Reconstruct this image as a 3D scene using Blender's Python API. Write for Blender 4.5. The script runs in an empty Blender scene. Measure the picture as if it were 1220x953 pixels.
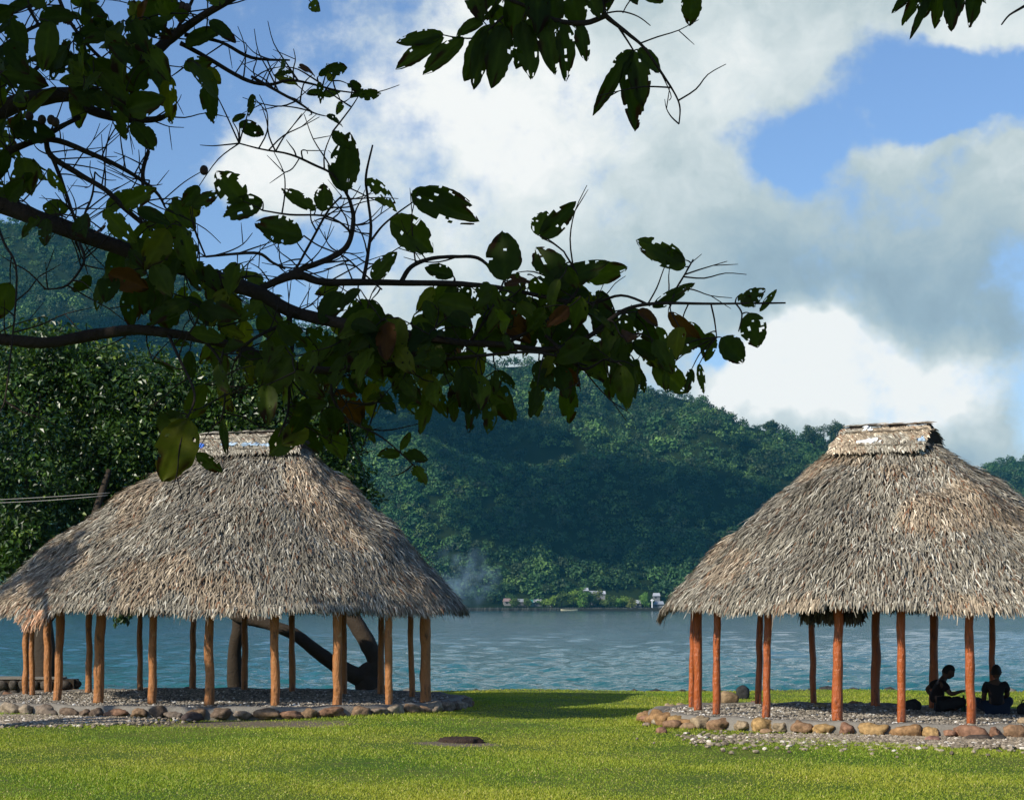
import bpy, math, random
import numpy as np
from mathutils import Vector, noise, Matrix
R = math.radians
sc = bpy.context.scene
COL = sc.collection
F = 2200.0; HZ = 723.0; CH = 1.9            # lens length in photo pixels, horizon row, eye height

# ------------------------------------------------------------------ camera, light, exposure
cam = bpy.data.cameras.new('camera'); co = bpy.data.objects.new('camera', cam); COL.objects.link(co)
co.location = (0, 0, CH); co.rotation_euler = (R(90), 0, 0)
cam.sensor_width = 36; cam.lens = 36*F/1220; cam.shift_y = (HZ-476.5)/1220
cam.clip_start = 0.1; cam.clip_end = 20000
sc.camera = co
SUN_AZ, SUN_EL = 52.0, 31.0                  # degrees to the left of straight behind, and above the horizon
sdir = Vector((-math.sin(R(SUN_AZ))*math.cos(R(SUN_EL)), -math.cos(R(SUN_AZ))*math.cos(R(SUN_EL)), math.sin(R(SUN_EL))))
sl = bpy.data.lights.new('sun', 'SUN'); so = bpy.data.objects.new('sun', sl); COL.objects.link(so)
sl.energy = 5.0; sl.angle = R(0.5); sl.color = (1.0, 0.93, 0.80)
so.rotation_euler = sdir.to_track_quat('Z', 'Y').to_euler(); so.location = (-20, -20, 40)
sc.view_settings.view_transform = 'Standard'; sc.view_settings.look = 'None'
sc.view_settings.gamma = 1; sc.view_settings.exposure = 0.16; sc.view_settings.use_curve_mapping = False
sc.render.engine = 'CYCLES'
sc.cycles.max_bounces = 6; sc.cycles.diffuse_bounces = 3; sc.cycles.glossy_bounces = 3
sc.cycles.transmission_bounces = 4; sc.cycles.transparent_max_bounces = 8; sc.cycles.volume_bounces = 0
sc.cycles.use_denoising = True; sc.cycles.caustics_reflective = False; sc.cycles.caustics_refractive = False

def S(r, g, b):                              # display colour 0..255 -> linear
    f = lambda c: (c/255/12.92) if c/255 <= .04045 else ((c/255+.055)/1.055)**2.4
    return (f(r), f(g), f(b))
def c4(c): return (c[0], c[1], c[2], 1)

class NT:
    def __init__(s, tree): s.t = tree; s.n = tree.nodes; s.l = tree.links
    def __call__(s, typ, ins=None, **kw):
        n = s.n.new(typ)
        for k, v in kw.items(): setattr(n, k, v)
        for k, v in (ins or {}).items():
            sk = n.inputs[k]
            if isinstance(v, bpy.types.NodeSocket): s.l.new(v, sk)
            else: sk.default_value = v
        return n
    def math(s, op, a, b=0.0, c=0.0, clamp=False):
        return s('ShaderNodeMath', {0: a, 1: b, 2: c}, operation=op, use_clamp=clamp).outputs[0]
    def vm(s, op, a, b=(0, 0, 0)):
        n = s('ShaderNodeVectorMath', {0: a}, operation=op)
        if isinstance(b, bpy.types.NodeSocket): s.l.new(b, n.inputs[1])
        elif op == 'SCALE': n.inputs['Scale'].default_value = b
        else: n.inputs[1].default_value = b
        return n
    def mix(s, f, a, b, blend='MIX'):
        n = s('ShaderNodeMix', data_type='RGBA', blend_type=blend)
        for k, v in ((0, f), (6, a), (7, b)):
            if isinstance(v, bpy.types.NodeSocket): s.l.new(v, n.inputs[k])
            else: n.inputs[k].default_value = v if k == 0 else (c4(v) if len(v) == 3 else v)
        return n.outputs[2]
    def noise(s, vec, scale, detail=4, rough=.55, out=0):
        d = {'Scale': scale, 'Detail': detail, 'Roughness': rough}
        if vec is not None: d['Vector'] = vec
        return s('ShaderNodeTexNoise', d).outputs[out]
    def ramp(s, f, stops):
        n = s('ShaderNodeValToRGB', {0: f}); e = n.color_ramp.elements
        while len(e) < len(stops): e.new(.5)
        for i, (p, c) in enumerate(stops): e[i].position = p; e[i].color = c4(c)
        return n.outputs[0]
    def mr(s, v, a, b, c=0.0, d=1.0, smooth=True):
        return s('ShaderNodeMapRange', {0: v, 1: a, 2: b, 3: c, 4: d}, interpolation_type='SMOOTHSTEP' if smooth else 'LINEAR').outputs[0]

# ------------------------------------------------------------------ world: sky with clouds, placed by compass direction
SKY_STR = 0.10
def build_world():
    w = bpy.data.worlds.new('World'); sc.world = w; w.use_nodes = True
    t = NT(w.node_tree); t.n.clear()
    out = t('ShaderNodeOutputWorld'); bg = t('ShaderNodeBackground', {'Strength': 1.0})
    t.l.new(bg.outputs[0], out.inputs[0])
    sky = t('ShaderNodeTexSky', sky_type='NISHITA', sun_disc=False, sun_elevation=R(SUN_EL), sun_rotation=R(180+SUN_AZ))
    sky.air_density = 1.0; sky.dust_density = .6; sky.ozone_density = 1.6
    skyc = t.vm('SCALE', sky.outputs[0], SKY_STR).outputs[0]
    skyc = t.mix(1.0, skyc, (1.08, 1.22, 1.50), 'MULTIPLY')
    tc = t('ShaderNodeTexCoord').outputs['Generated']
    sx = t('ShaderNodeSeparateXYZ', {0: tc})
    az = t.math('ARCTAN2', sx.outputs[0], sx.outputs[1])
    hr = t.math('SQRT', t.math('ADD', t.math('MULTIPLY', sx.outputs[0], sx.outputs[0]), t.math('MULTIPLY', sx.outputs[1], sx.outputs[1])))
    el = t.math('DIVIDE', sx.outputs[2], t.math('MAXIMUM', hr, .02))
    P = t('ShaderNodeCombineXYZ', {0: az, 1: el, 2: 0.0}).outputs[0]
    n1 = t.noise(P, 9, 5, .6, 1)
    wv = t.vm('SCALE', t.vm('SUBTRACT', n1, (.5, .5, .5)).outputs[0], .085).outputs[0]
    Pw = t.vm('ADD', P, wv).outputs[0]
    def gsum(blobs, base):
        acc = base
        for (px, py, rx, ry, wgt) in blobs:
            c = ((px-610)/F, (HZ-py)/F, 0)
            d = t.vm('MULTIPLY', t.vm('SUBTRACT', Pw, c).outputs[0], (F/rx, F/ry, 0)).outputs[0]
            q = t.vm('DOT_PRODUCT', d, d).outputs['Value']
            e = t.math('POWER', 2.71828, t.math('MULTIPLY', q, -1.0))
            acc = t.math('MULTIPLY_ADD', e, wgt, acc)
        return acc
    fb = t.noise(P, 14, 8, .62)
    fb2 = t.noise(P, 45, 6, .6)
    nz = t.math('ADD', t.math('MULTIPLY', t.math('SUBTRACT', fb, .5), 1.7), t.math('MULTIPLY', t.math('SUBTRACT', fb2, .5), .7))
    cover = gsum([(60, 80, 330, 330, -1.25), (-100, 300, 300, 200, -.6), (1110, 130, 150, 88, -1.5), (950, 178, 48, 42, -.85), (1215, 330, 45, 60, -.2),
                  (1240, 500, 90, 110, -.45), (838, 425, 22, 26, -1.0), (255, 330, 90, 70, -.7), (400, 300, 60, 40, -.45),
                  (305, 205, 75, 55, 1.15), (50, 215, 80, 45, .55), (1025, 130, 24, 36, .7), (1050, 190, 55, 30, .95), (1120, 172, 45, 20, .9), (1180, 35, 80, 50, 1.5), (1210, 225, 80, 50, 1.0),
                  (960, 60, 60, 70, .5), (1180, 560, 200, 60, .1)], .85)
    far_ = t.vm('MULTIPLY', t.vm('SUBTRACT', P, (0, .2, 0)).outputs[0], (1/.42, 1/.33, 0)).outputs[0]
    fq = t.mr(t.vm('LENGTH', far_).outputs['Value'], .85, 1.5)                 # clouds thinned outside the view to lower the ambient light
    cover = t.math('MULTIPLY_ADD', fq, -.75, cover)
    cov = t.mr(t.math('ADD', cover, t.math('MULTIPLY', nz, .95)), .2, .8)
    br = gsum([(560, 140, 260, 240, .52), (900, 90, 110, 80, .22), (1000, 335, 270, 80, -.20), (1150, 400, 180, 55, -.16), (925, 432, 60, 42, 1.0), (990, 405, 50, 38, .9), (1030, 455, 90, 48, .95), (1115, 475, 70, 34, .7), (885, 475, 60, 36, .6), (1170, 40, 90, 60, .3),
               (300, 200, 90, 70, .35), (640, 330, 150, 90, -.12), (740, 240, 110, 80, -.05), (1130, 570, 200, 40, -.15), (1060, 170, 120, 60, .1)], .52)
    fb3 = t.noise(P, 7, 6, .55)
    br = t.math('ADD', br, t.math('ADD', t.math('MULTIPLY', t.math('SUBTRACT', fb3, .5), .75), t.math('MULTIPLY', t.math('SUBTRACT', t.noise(Pw, 20, 7, .62), .5), .75)))
    cc = t.ramp(br, [(0.0, S(140, 160, 175)), (.3, S(160, 182, 194)), (.55, S(190, 205, 208)), (.8, S(226, 234, 234)), (1.0, S(252, 253, 250))])
    col = t.mix(cov, skyc, cc)
    # clouds are lit for the eye at full strength; below the horizon a plain dim ground tone
    low = t.mr(el, -.02, .0, 0, 1)
    col = t.mix(low, (.05, .07, .08), col)
    col = t.vm('SCALE', col, .91).outputs[0]
    t.l.new(col, bg.inputs[0])
    w.cycles.sampling_method = 'MANUAL'; w.cycles.sample_map_resolution = 512
build_world()

# ------------------------------------------------------------------ helpers
def W(px, py, D): return Vector(((px-610)/F*D, D, CH+(HZ-py)/F*D))
def G(px, D, z=0.0): return Vector(((px-610)/F*D, D, z))
def link(o, parent=None):
    COL.objects.link(o)
    if parent is not None: o.parent = parent
    return o
def tag(o, label=None, cat=None, group=None, kind=None):
    for k, v in (('label', label), ('category', cat), ('group', group), ('kind', kind)):
        if v: o[k] = v
    return o
def empty(name, loc, label, cat, group=None, rz=0.0):
    o = bpy.data.objects.new(name, None); o.location = loc; o.rotation_euler = (0, 0, rz); o.empty_display_size = .3
    COL.objects.link(o); return tag(o, label, cat, group)
def mesh(name, V, Fc, mat, parent=None, tint=None, smooth=False, loc=None, mats=None, midx=None):
    """V (n,3) array, Fc list of (m,k) integer arrays with k = 3 or 4"""
    V = np.asarray(V, dtype=np.float32).reshape(-1, 3)
    if not isinstance(Fc, list): Fc = [Fc]
    Fc = [np.asarray(f, dtype=np.int32) for f in Fc if len(f)]
    me = bpy.data.meshes.new(name)
    me.vertices.add(len(V)); me.vertices.foreach_set('co', V.ravel())
    nl = sum(f.size for f in Fc); nf = sum(len(f) for f in Fc)
    me.loops.add(nl); me.loops.foreach_set('vertex_index', np.concatenate([f.ravel() for f in Fc]))
    me.polygons.add(nf)
    ks = np.concatenate([np.full(len(f), f.shape[1], dtype=np.int32) for f in Fc])
    me.polygons.foreach_set('loop_start', np.concatenate([[0], np.cumsum(ks)[:-1]]).astype(np.int32))
    me.polygons.foreach_set('loop_total', ks)
    me.polygons.foreach_set('use_smooth', np.full(nf, smooth))
    for m in (mats or [mat]): me.materials.append(m)
    if midx is not None: me.polygons.foreach_set('material_index', np.asarray(midx, dtype=np.int32))
    if tint is not None:
        a = me.color_attributes.new('tint', 'FLOAT_COLOR', 'POINT')
        T = np.ones((len(V), 4), dtype=np.float32); T[:, :3] = tint
        a.data.foreach_set('color', T.ravel())
    me.update(calc_edges=True)
    o = bpy.data.objects.new(name, me)
    if loc is not None: o.location = loc
    return link(o, parent)
def join(parts):
    """parts: list of (V, F) -> merged"""
    Vs, Qs, Ts, n = [], [], [], 0
    for V, Fc in parts:
        V = np.asarray(V, dtype=np.float32); Vs.append(V)
        for f in (Fc if isinstance(Fc, list) else [Fc]):
            f = np.asarray(f, dtype=np.int32)
            if len(f) == 0: continue
            (Qs if f.shape[1] == 4 else Ts).append(f+n)
        n += len(V)
    out = []
    if Qs: out.append(np.concatenate(Qs))
    if Ts: out.append(np.concatenate(Ts))
    return np.concatenate(Vs), out
def smooth_path(pts, radii, n=6):
    P = [np.array(p, dtype=float) for p in pts]; out = []; rr = []
    for i in range(len(P)-1):
        p0 = P[max(i-1, 0)]; p1 = P[i]; p2 = P[i+1]; p3 = P[min(i+2, len(P)-1)]
        for k in range(n):
            t = k/n
            out.append(.5*((2*p1)+(-p0+p2)*t+(2*p0-5*p1+4*p2-p3)*t*t+(-p0+3*p1-3*p2+p3)*t**3))
            rr.append(radii[i]*(1-t)+radii[i+1]*t)
    out.append(P[-1]); rr.append(radii[-1])
    return np.array(out), np.array(rr)
def tube(pts, radii, sides=8, n=5, seed=0, rough=.0, cap=True):
    if np.isscalar(radii): radii = [radii]*len(pts)
    C, rr = smooth_path(pts, radii, n) if n > 1 else (np.array([list(p) for p in pts], dtype=float), np.array(radii, dtype=float))
    rng = np.random.default_rng(seed)
    T = np.gradient(C, axis=0); T /= np.linalg.norm(T, axis=1)[:, None]+1e-9
    up = np.array([0, 0, 1.0]) if abs(T[0][2]) < .8 else np.array([1.0, 0, 0])
    V = []; a = np.linspace(0, 2*np.pi, sides, endpoint=False); off = rng.normal(0, 1, sides)*rough
    for i in range(len(C)):
        x = np.cross(up, T[i]); x /= np.linalg.norm(x)+1e-9; y = np.cross(T[i], x); up = y
        if rough: off = off*.75+rng.normal(0, 1, sides)*rough*.66
        r = rr[i]*(1+off)
        V.append(C[i]+np.outer(np.cos(a)*r, x)+np.outer(np.sin(a)*r, y))
    m = len(C); V = np.concatenate(V)
    i, j = np.meshgrid(np.arange(m-1), np.arange(sides), indexing='ij'); j2 = (j+1) % sides
    Q = np.stack([i*sides+j, i*sides+j2, (i+1)*sides+j2, (i+1)*sides+j], -1).reshape(-1, 4)
    fs = [Q]
    if cap:
        V = np.vstack([V, C[0], C[-1]]); k = np.arange(sides); k2 = (k+1) % sides
        fs.append(np.stack([np.full(sides, m*sides), k2, k], -1))
        fs.append(np.stack([np.full(sides, m*sides+1), (m-1)*sides+k, (m-1)*sides+k2], -1))
    return V, fs
def box(x0, x1, y0, y1, z0, z1):
    V = [(x, y, z) for z in (z0, z1) for x, y in ((x0, y0), (x1, y0), (x1, y1), (x0, y1))]
    return np.array(V, dtype=float), [np.array([(3, 2, 1, 0), (4, 5, 6, 7), (0, 1, 5, 4), (1, 2, 6, 5), (2, 3, 7, 6), (3, 0, 4, 7)])]
_ico = {}
def ico(sub):
    if sub not in _ico:
        import bmesh
        bm = bmesh.new(); bmesh.ops.create_icosphere(bm, subdivisions=sub, radius=1)
        V = np.array([v.co[:] for v in bm.verts]); Fc = np.array([[v.index for v in f.verts] for f in bm.faces]); bm.free()
        _ico[sub] = (V, Fc)
    return _ico[sub]
def norm(a): return a/(np.linalg.norm(a, axis=-1, keepdims=True)+1e-9)
def fbm(P, s=1.0):
    return np.array([noise.fractal(Vector(p)*s, 1.0, 2.0, 4) for p in P])

# ------------------------------------------------------------------ materials
def mat(name): 
    m = bpy.data.materials.new(name); m.use_nodes = True; t = NT(m.node_tree); t.n.clear()
    o = t('ShaderNodeOutputMaterial'); return m, t, o
def bsdf(t, o, ins):
    b = t('ShaderNodeBsdfPrincipled', ins); t.l.new(b.outputs[0], o.inputs[0]); return b
def bump(t, h, strength=.5, dist=.02): return t('ShaderNodeBump', {'Height': h, 'Strength': strength, 'Distance': dist}).outputs[0]
def simple(name, col, rough=.8, nscale=8, var=.25, bstr=.4, bd=.01, spec=.3):
    m, t, o = mat(name); P = t('ShaderNodeTexCoord').outputs['Object']
    n = t.noise(P, nscale, 6, .6)
    c = t.mix(n, tuple(x*(1-var) for x in col), tuple(min(1, x*(1+var)) for x in col))
    bsdf(t, o, {'Base Color': c, 'Roughness': rough, 'Specular IOR Level': spec, 'Normal': bump(t, t.noise(P, nscale*4, 6), bstr, bd)})
    return m
def tinted(name, rough=.6, spec=.3, trans=0.0, tcol=(1, 1, 1), nscale=0, nvar=.3, bstr=0):
    m, t, o = mat(name)
    c = t('ShaderNodeAttribute', attribute_name='tint').outputs['Color']
    ins = {'Roughness': rough, 'Specular IOR Level': spec}
    if nscale:
        P = t('ShaderNodeTexCoord').outputs['Object']; n = t.noise(P, nscale, 5, .65)
        c = t.mix(1.0, c, t.ramp(n, [(.25, (1-nvar,)*3), (.75, (1+nvar,)*3)]), 'MULTIPLY')
        if bstr: ins['Normal'] = bump(t, n, bstr, .02)
    ins['Base Color'] = c
    b = t('ShaderNodeBsdfPrincipled', ins)
    if trans:
        tr = t('ShaderNodeBsdfTranslucent', {'Color': t.mix(1.0, c, tcol, 'MULTIPLY')})
        mx = t('ShaderNodeMixShader', {0: trans, 1: b.outputs[0], 2: tr.outputs[0]}); t.l.new(mx.outputs[0], o.inputs[0])
    else: t.l.new(b.outputs[0], o.inputs[0])
    return m
M = {}
M['leaf'] = tinted('leaf_near', .6, .2, .6, (1.7, 1.6, .35))
M['leaf_far'] = tinted('leaf_shore_tree', .38, .5, .22, (1.3, 1.5, .5))
M['forest'] = tinted('forest_leaf', .6, .25, .15, (1.2, 1.4, .6))
M['thatch'] = tinted('thatch_blade', .75, .25, .06, (1.2, 1.1, .9))
M['grass'] = tinted('grass_blade', .55, .3, .3, (1.2, 1.3, .5))
M['pebble'] = tinted('pebble', .85, .2)
M['stone'] = tinted('boulder_stone', .92, .12, nscale=13, nvar=.62, bstr=.9)
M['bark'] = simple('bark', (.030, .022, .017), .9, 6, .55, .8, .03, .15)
M['bark_shore'] = simple('shore_bark', (.042, .032, .023), .9, 5, .5, .8, .03, .15)  # slightly paler bark tone, for the shore trees and the low wall's core
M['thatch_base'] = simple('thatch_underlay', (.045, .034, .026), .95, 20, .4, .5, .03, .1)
M['concrete'] = simple('pale_concrete', (.20, .182, .155), .9, 9, .5, .9, .02, .2)
M['cloth_blue'] = simple('blue_tarp', (.04, .16, .62), .5, 30, .3)
M['cloth_pale'] = simple('pale_blue_tarp', (.36, .48, .62), .5, 30, .25)
M['cloth_white'] = simple('white_tarp', (.75, .78, .80), .5, 30, .12)
M['beam'] = simple('dark_beam', (.05, .03, .02), .8, 10, .4)
def post_material(name, a, b, worn, gloss):
    m, t, o = mat(name); P = t('ShaderNodeTexCoord').outputs['Object']
    Ps = t.vm('MULTIPLY', P, (1, 1, .25)).outputs[0]
    n = t.noise(Ps, 22, 6, .65); n2 = t.noise(P, 7, 5, .6)
    c = t.mix(n, a, b); c = t.mix(t.mr(n2, .60, .70), c, worn); c = t.mix(t.mr(t.noise(Ps, 11, 6, .7), .50, .66, 0, .9), c, tuple(x*.25 for x in a))
    z = t('ShaderNodeSeparateXYZ', {0: P}).outputs[2]
    c = t.mix(t.mr(t.math('ADD', z, t.math('MULTIPLY', n2, .1)), .08, .0), c, (.30, .25, .20))   # splashed, worn foot of the post
    bsdf(t, o, {'Base Color': c, 'Roughness': gloss, 'Specular IOR Level': .5, 'Normal': bump(t, t.math('ADD', n, n2), 1.0, .035)})
    return m
M['post_orange'] = post_material('orange_brown_post', (.28, .105, .026), (.46, .19, .052), (.44, .26, .11), .55)
M['post_red'] = post_material('red_painted_post', (.30, .062, .012), (.46, .120, .022), (.52, .20, .07), .3)

# ------------------------------------------------------------------ ground, water
PL = dict(c=(-5.55, 35.3), a=4.65, b=3.75, rot=R(-14))      # left platform
PR = dict(c=(6.0, 29.95), a=3.95, b=2.8, rot=R(-33))        # right platform
def ell(P, x, y, grow=0.0):
    c, s = math.cos(P['rot']), math.sin(P['rot'])
    dx, dy = x-P['c'][0], y-P['c'][1]; u = dx*c+dy*s; v = -dx*s+dy*c
    return (np.abs(u)/(P['a']+grow))**2.3+(np.abs(v)/(P['b']+grow))**2.3
def ellpt(P, th, grow=0.0):
    e = 2/2.3; cu = np.sign(np.cos(th))*np.abs(np.cos(th))**e*(P['a']+grow); sv = np.sign(np.sin(th))*np.abs(np.sin(th))**e*(P['b']+grow)
    c, s = math.cos(P['rot']), math.sin(P['rot'])
    return np.stack([P['c'][0]+cu*c-sv*s, P['c'][1]+cu*s+sv*c], -1)
# gravel spread on the lawn: rows (x, y, rx, ry)
GRAVEL = [(-7.6, 30.6, 1.35, 1.05), (-8.6, 31.6, .9, .5), (6.6, 26.0, 2.6, .75), (4.6, 26.7, 1.4, .5), (8.3, 25.2, 1.6, .6)]
DIRT = [(-.78, 25.7, .60, .55), (-4.6, 30.2, 1.9, 1.0), (-3.4, 29.9, .9, .7), (-6.0, 30.6, .9, .8), (-9.6, 33.2, 1.2, .8)]
def patch(L, x, y):
    d = np.full(np.shape(x), 9.0)
    for cx, cy, rx, ry in L: d = np.minimum(d, ((x-cx)/rx)**2+((y-cy)/ry)**2)
    return d
def lawn_material():
    m, t, o = mat('lawn'); P = t('ShaderNodeTexCoord').outputs['Object']
    n1 = t.noise(P, .35, 5, .6); n2 = t.noise(P, 2.2, 5, .65); n3 = t.noise(P, 30, 6, .7)
    c = t.mix(t.mr(n1, .35, .65), (.07, .13, .012), (.15, .17, .026))
    c = t.mix(t.mr(n2, .55, .72), c, (.15, .135, .05)); c = t.mix(t.mr(n3, .2, .6), tuple((.05, .08, .008)), c)
    sp = t('ShaderNodeSeparateXYZ', {0: P})
    def pmask(L):
        acc = 0.0
        for cx, cy, rx, ry in L:
            d = t.vm('MULTIPLY', t.vm('SUBTRACT', P, (cx, cy, 0)).outputs[0], (1/rx, 1/ry, 0)).outputs[0]
            q = t.vm('DOT_PRODUCT', d, d).outputs['Value']
            acc = t.math('MAXIMUM', t.mr(t.math('ADD', q, t.math('MULTIPLY', t.math('SUBTRACT', n2, .5), 2.2)), 1.35, .6), acc)
        return acc
    c = t.mix(pmask(DIRT), c, t.mix(n3, (.10, .075, .05), (.24, .19, .14)))
    c = t.mix(pmask(GRAVEL), c, t.mix(n3, (.16, .14, .12), (.36, .33, .29)))
    edge = t.mr(t.math('ADD', sp.outputs[1], t.math('MULTIPLY', n2, .8)), 41.9, 42.3)
    c = t.mix(edge, c, (.09, .075, .055))
    bsdf(t, o, {'Base Color': c, 'Roughness': .9, 'Specular IOR Level': .15, 'Normal': bump(t, n3, .8, .04)})
    return m
def build_ground():
    ys = np.array([-400, -60, -10, 0, 10]+list(np.arange(14, 42.1, .5))+[42.15, 42.5, 44, 60, 120, 600, 1130, 1180]); xs = np.array([-1500, -400, -80, -30]+list(np.arange(-18, 18.1, .5))+[30, 80, 400, 1500])
    X, Y = np.meshgrid(xs, ys)
    Z = np.where(Y > 42.1, np.interp(Y, [42.1, 42.5, 44, 60, 600, 1180], [-.15, -1.2, -2, -4, -9, -9]), 0.0)
    Z = Z+np.where(Y < 42.1, .03*np.sin(X*.9+Y*.4)*np.sin(Y*.55), 0)*(Y > 12)
    V = np.stack([X, Y, Z], -1).reshape(-1, 3); nx = len(xs); ny = len(ys)
    i, j = np.meshgrid(np.arange(ny-1), np.arange(nx-1), indexing='ij')
    Q = np.stack([i*nx+j, i*nx+j+1, (i+1)*nx+j+1, (i+1)*nx+j], -1).reshape(-1, 4)
    tag(mesh('ground', V, Q, lawn_material(), smooth=True), 'green lawn running down to the water of the bay', kind='structure')
build_ground()
def water_material():
    m, t, o = mat('sea_water'); P = t('ShaderNodeTexCoord').outputs['Object']
    sp = t('ShaderNodeSeparateXYZ', {0: P}); y = sp.outputs[1]
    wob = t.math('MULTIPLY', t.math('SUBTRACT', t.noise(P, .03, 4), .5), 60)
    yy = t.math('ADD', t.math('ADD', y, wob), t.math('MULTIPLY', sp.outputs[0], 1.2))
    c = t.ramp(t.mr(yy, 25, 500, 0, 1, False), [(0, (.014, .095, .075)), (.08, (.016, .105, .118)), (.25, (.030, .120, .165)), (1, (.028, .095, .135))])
    n = t.noise(t.vm('MULTIPLY', P, (1, .8, 1)).outputs[0], 4.5, 4, .6); n2 = t.noise(t.vm('MULTIPLY', P, (.5, 1, 1)).outputs[0], 1.1, 4, .6)
    bsdf(t, o, {'Base Color': c, 'Roughness': .07, 'IOR': 1.33, 'Specular IOR Level': .6,
                'Normal': bump(t, t.math('ADD', t.math('MULTIPLY', n, .5), n2), 1.0, .16)})
    return m
def build_water():
    D = [40.5]
    while D[-1] < 1210: D.append(D[-1]+.11*(D[-1]/42)**1.3)
    D = np.array(D)
    A = np.concatenate([R(-80)+np.linspace(0, 1, 24, endpoint=False)**1*R(58), np.linspace(R(-22), R(22), 560), R(22)+np.linspace(0, 1, 25)[1:]*R(58)])
    DD, AA = np.meshgrid(D, A, indexing='ij'); X = DD*np.tan(AA); Y = DD
    rng = np.random.default_rng(5); Z = np.zeros_like(X)
    for k in range(46):
        lam = .42*1.085**k*(1 if k < 34 else 1.2); th = rng.normal(R(-100), R(38)); kx, ky = math.cos(th), math.sin(th)
        w = 2*np.pi/lam; amp = .0140*lam**.4*min(1, (3.5/lam)**1.1)*(1.35 if lam < 1.4 else 1)
        cell = .11*(DD/42)**1.3; fade = np.clip((lam/cell-2.5)/3, 0, 1)
        Z += amp*fade*np.sin(w*(X*kx+Y*ky)+rng.uniform(0, 6.28)+.7*np.sin(X*.11+k)+.6*np.sin(Y*.07+2*k))
    Z = Z*(.78+.22*np.sin(X*.05+np.sin(Y*.03))**2)-.62
    V = np.stack([X, Y, Z], -1).reshape(-1, 3); na = len(A); nd = len(D)
    i, j = np.meshgrid(np.arange(nd-1), np.arange(na-1), indexing='ij')
    Q = np.stack([i*na+j, i*na+j+1, (i+1)*na+j+1, (i+1)*na+j], -1).reshape(-1, 4)
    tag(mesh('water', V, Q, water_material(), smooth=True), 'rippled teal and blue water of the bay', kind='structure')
build_water()

# ------------------------------------------------------------------ far shore: hills, forest
CREST = np.array([(-1600, 560), (-900, 420), (-400, 300), (-200, 275), (0, 266), (60, 262), (120, 282), (200, 322), (280, 356), (360, 392), (450, 414), (540, 434), (600, 437), (640, 434),
                  (700, 449), (744, 463), (793, 470), (839, 481), (881, 505), (915, 513), (970, 526), (1020, 535), (1060, 560), (1100, 590), (1150, 640), (1200, 680), (1300, 705), (1700, 715), (3600, 716)], dtype=float)
CREST2 = np.array([(-2000, 716), (950, 716), (1040, 660), (1100, 600), (1150, 572), (1178, 556), (1200, 550), (1240, 545), (1350, 520), (1600, 480), (2200, 470), (3600, 600)], dtype=float)
SH = 1150.0
def nz2(x, y, s, seed=0.0): return noise.noise(Vector((x*s+seed, y*s-seed, seed*.37)))
def terr(x, y):
    px = 610+F*x/y
    sh = SH+14*nz2(x, 0, .006, 3.1)+ (20 if px > 840 else 0)
    if y < sh: return -3.0+(y-sh)*.02
    e1 = (HZ-np.interp(px, CREST[:, 0], CREST[:, 1]))/F; e2 = (HZ-np.interp(px, CREST2[:, 0], CREST2[:, 1]))/F
    dc1 = 1540+130*max(0, min(1, (500-px)/500))
    flat = 28
    def prof(e, dc, s0, pw):
        tt = (y-s0)/(dc-s0)
        zc = CH+e*dc
        if tt <= 0: return 0.0
        if tt < 1: return zc*(tt**pw)
        return zc*max(0.0, 1-.5*(tt-1))
    z1 = prof(e1, dc1, sh+flat, .95); z2 = prof(e2, 2050, 1500, 1.0)
    t1 = max(0, min(1, (y-sh-flat)/(dc1-sh-flat)))
    ridge = (1-abs(nz2(x+y*.35, y*.35, .0095, 7.7))*2.2)*.5+nz2(x, y, .02, 1.3)*.3
    z1 += ridge*52*4*t1*(1-t1)*min(1, z1/60)
    t2 = max(0, min(1, (y-1500)/550)); z2 += nz2(x, y, .01, 4.4)*40*4*t2*(1-t2)
    # low wooded spur by the water
    spur = 47*math.exp(-((px-500)/125)**2-((y-1245)/52)**2)
    base = .7+max(0, (y-sh-4))*.02
    return max(base, z1, z2)+spur*min(1, max(0, (y-sh-6)/25))
def soil_material():
    m, t, o = mat('hill_soil'); P = t('ShaderNodeTexCoord').outputs['Object']; n = t.noise(P, .08, 6, .6)
    sp = t('ShaderNodeSeparateXYZ', {0: P})
    c = t.mix(n, (.008, .014, .006), (.018, .030, .010))
    c = t.mix(t.mr(sp.outputs[2], 1.6, .3), c, (.022, .024, .020))
    bsdf(t, o, {'Base Color': c, 'Roughness': 1.0, 'Specular IOR Level': 0.0}); return m
def build_hills():
    ys = np.concatenate([np.arange(1120, 1220, 6), np.arange(1220, 2300, 14)]); na = 230; pxs = np.linspace(-1500, 2900, na)
    V = []; 
    for y in ys:
        for p in pxs:
            x = (p-610)/F*y; V.append((x, y, terr(x, y)))
    ny = len(ys); i, j = np.meshgrid(np.arange(ny-1), np.arange(na-1), indexing='ij')
    Q = np.stack([i*na+j, i*na+j+1, (i+1)*na+j+1, (i+1)*na+j], -1).reshape(-1, 4)
    tag(mesh('hills', V, Q, soil_material(), smooth=True), 'steep hills rising behind the far shore', kind='structure')
build_hills()
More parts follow.
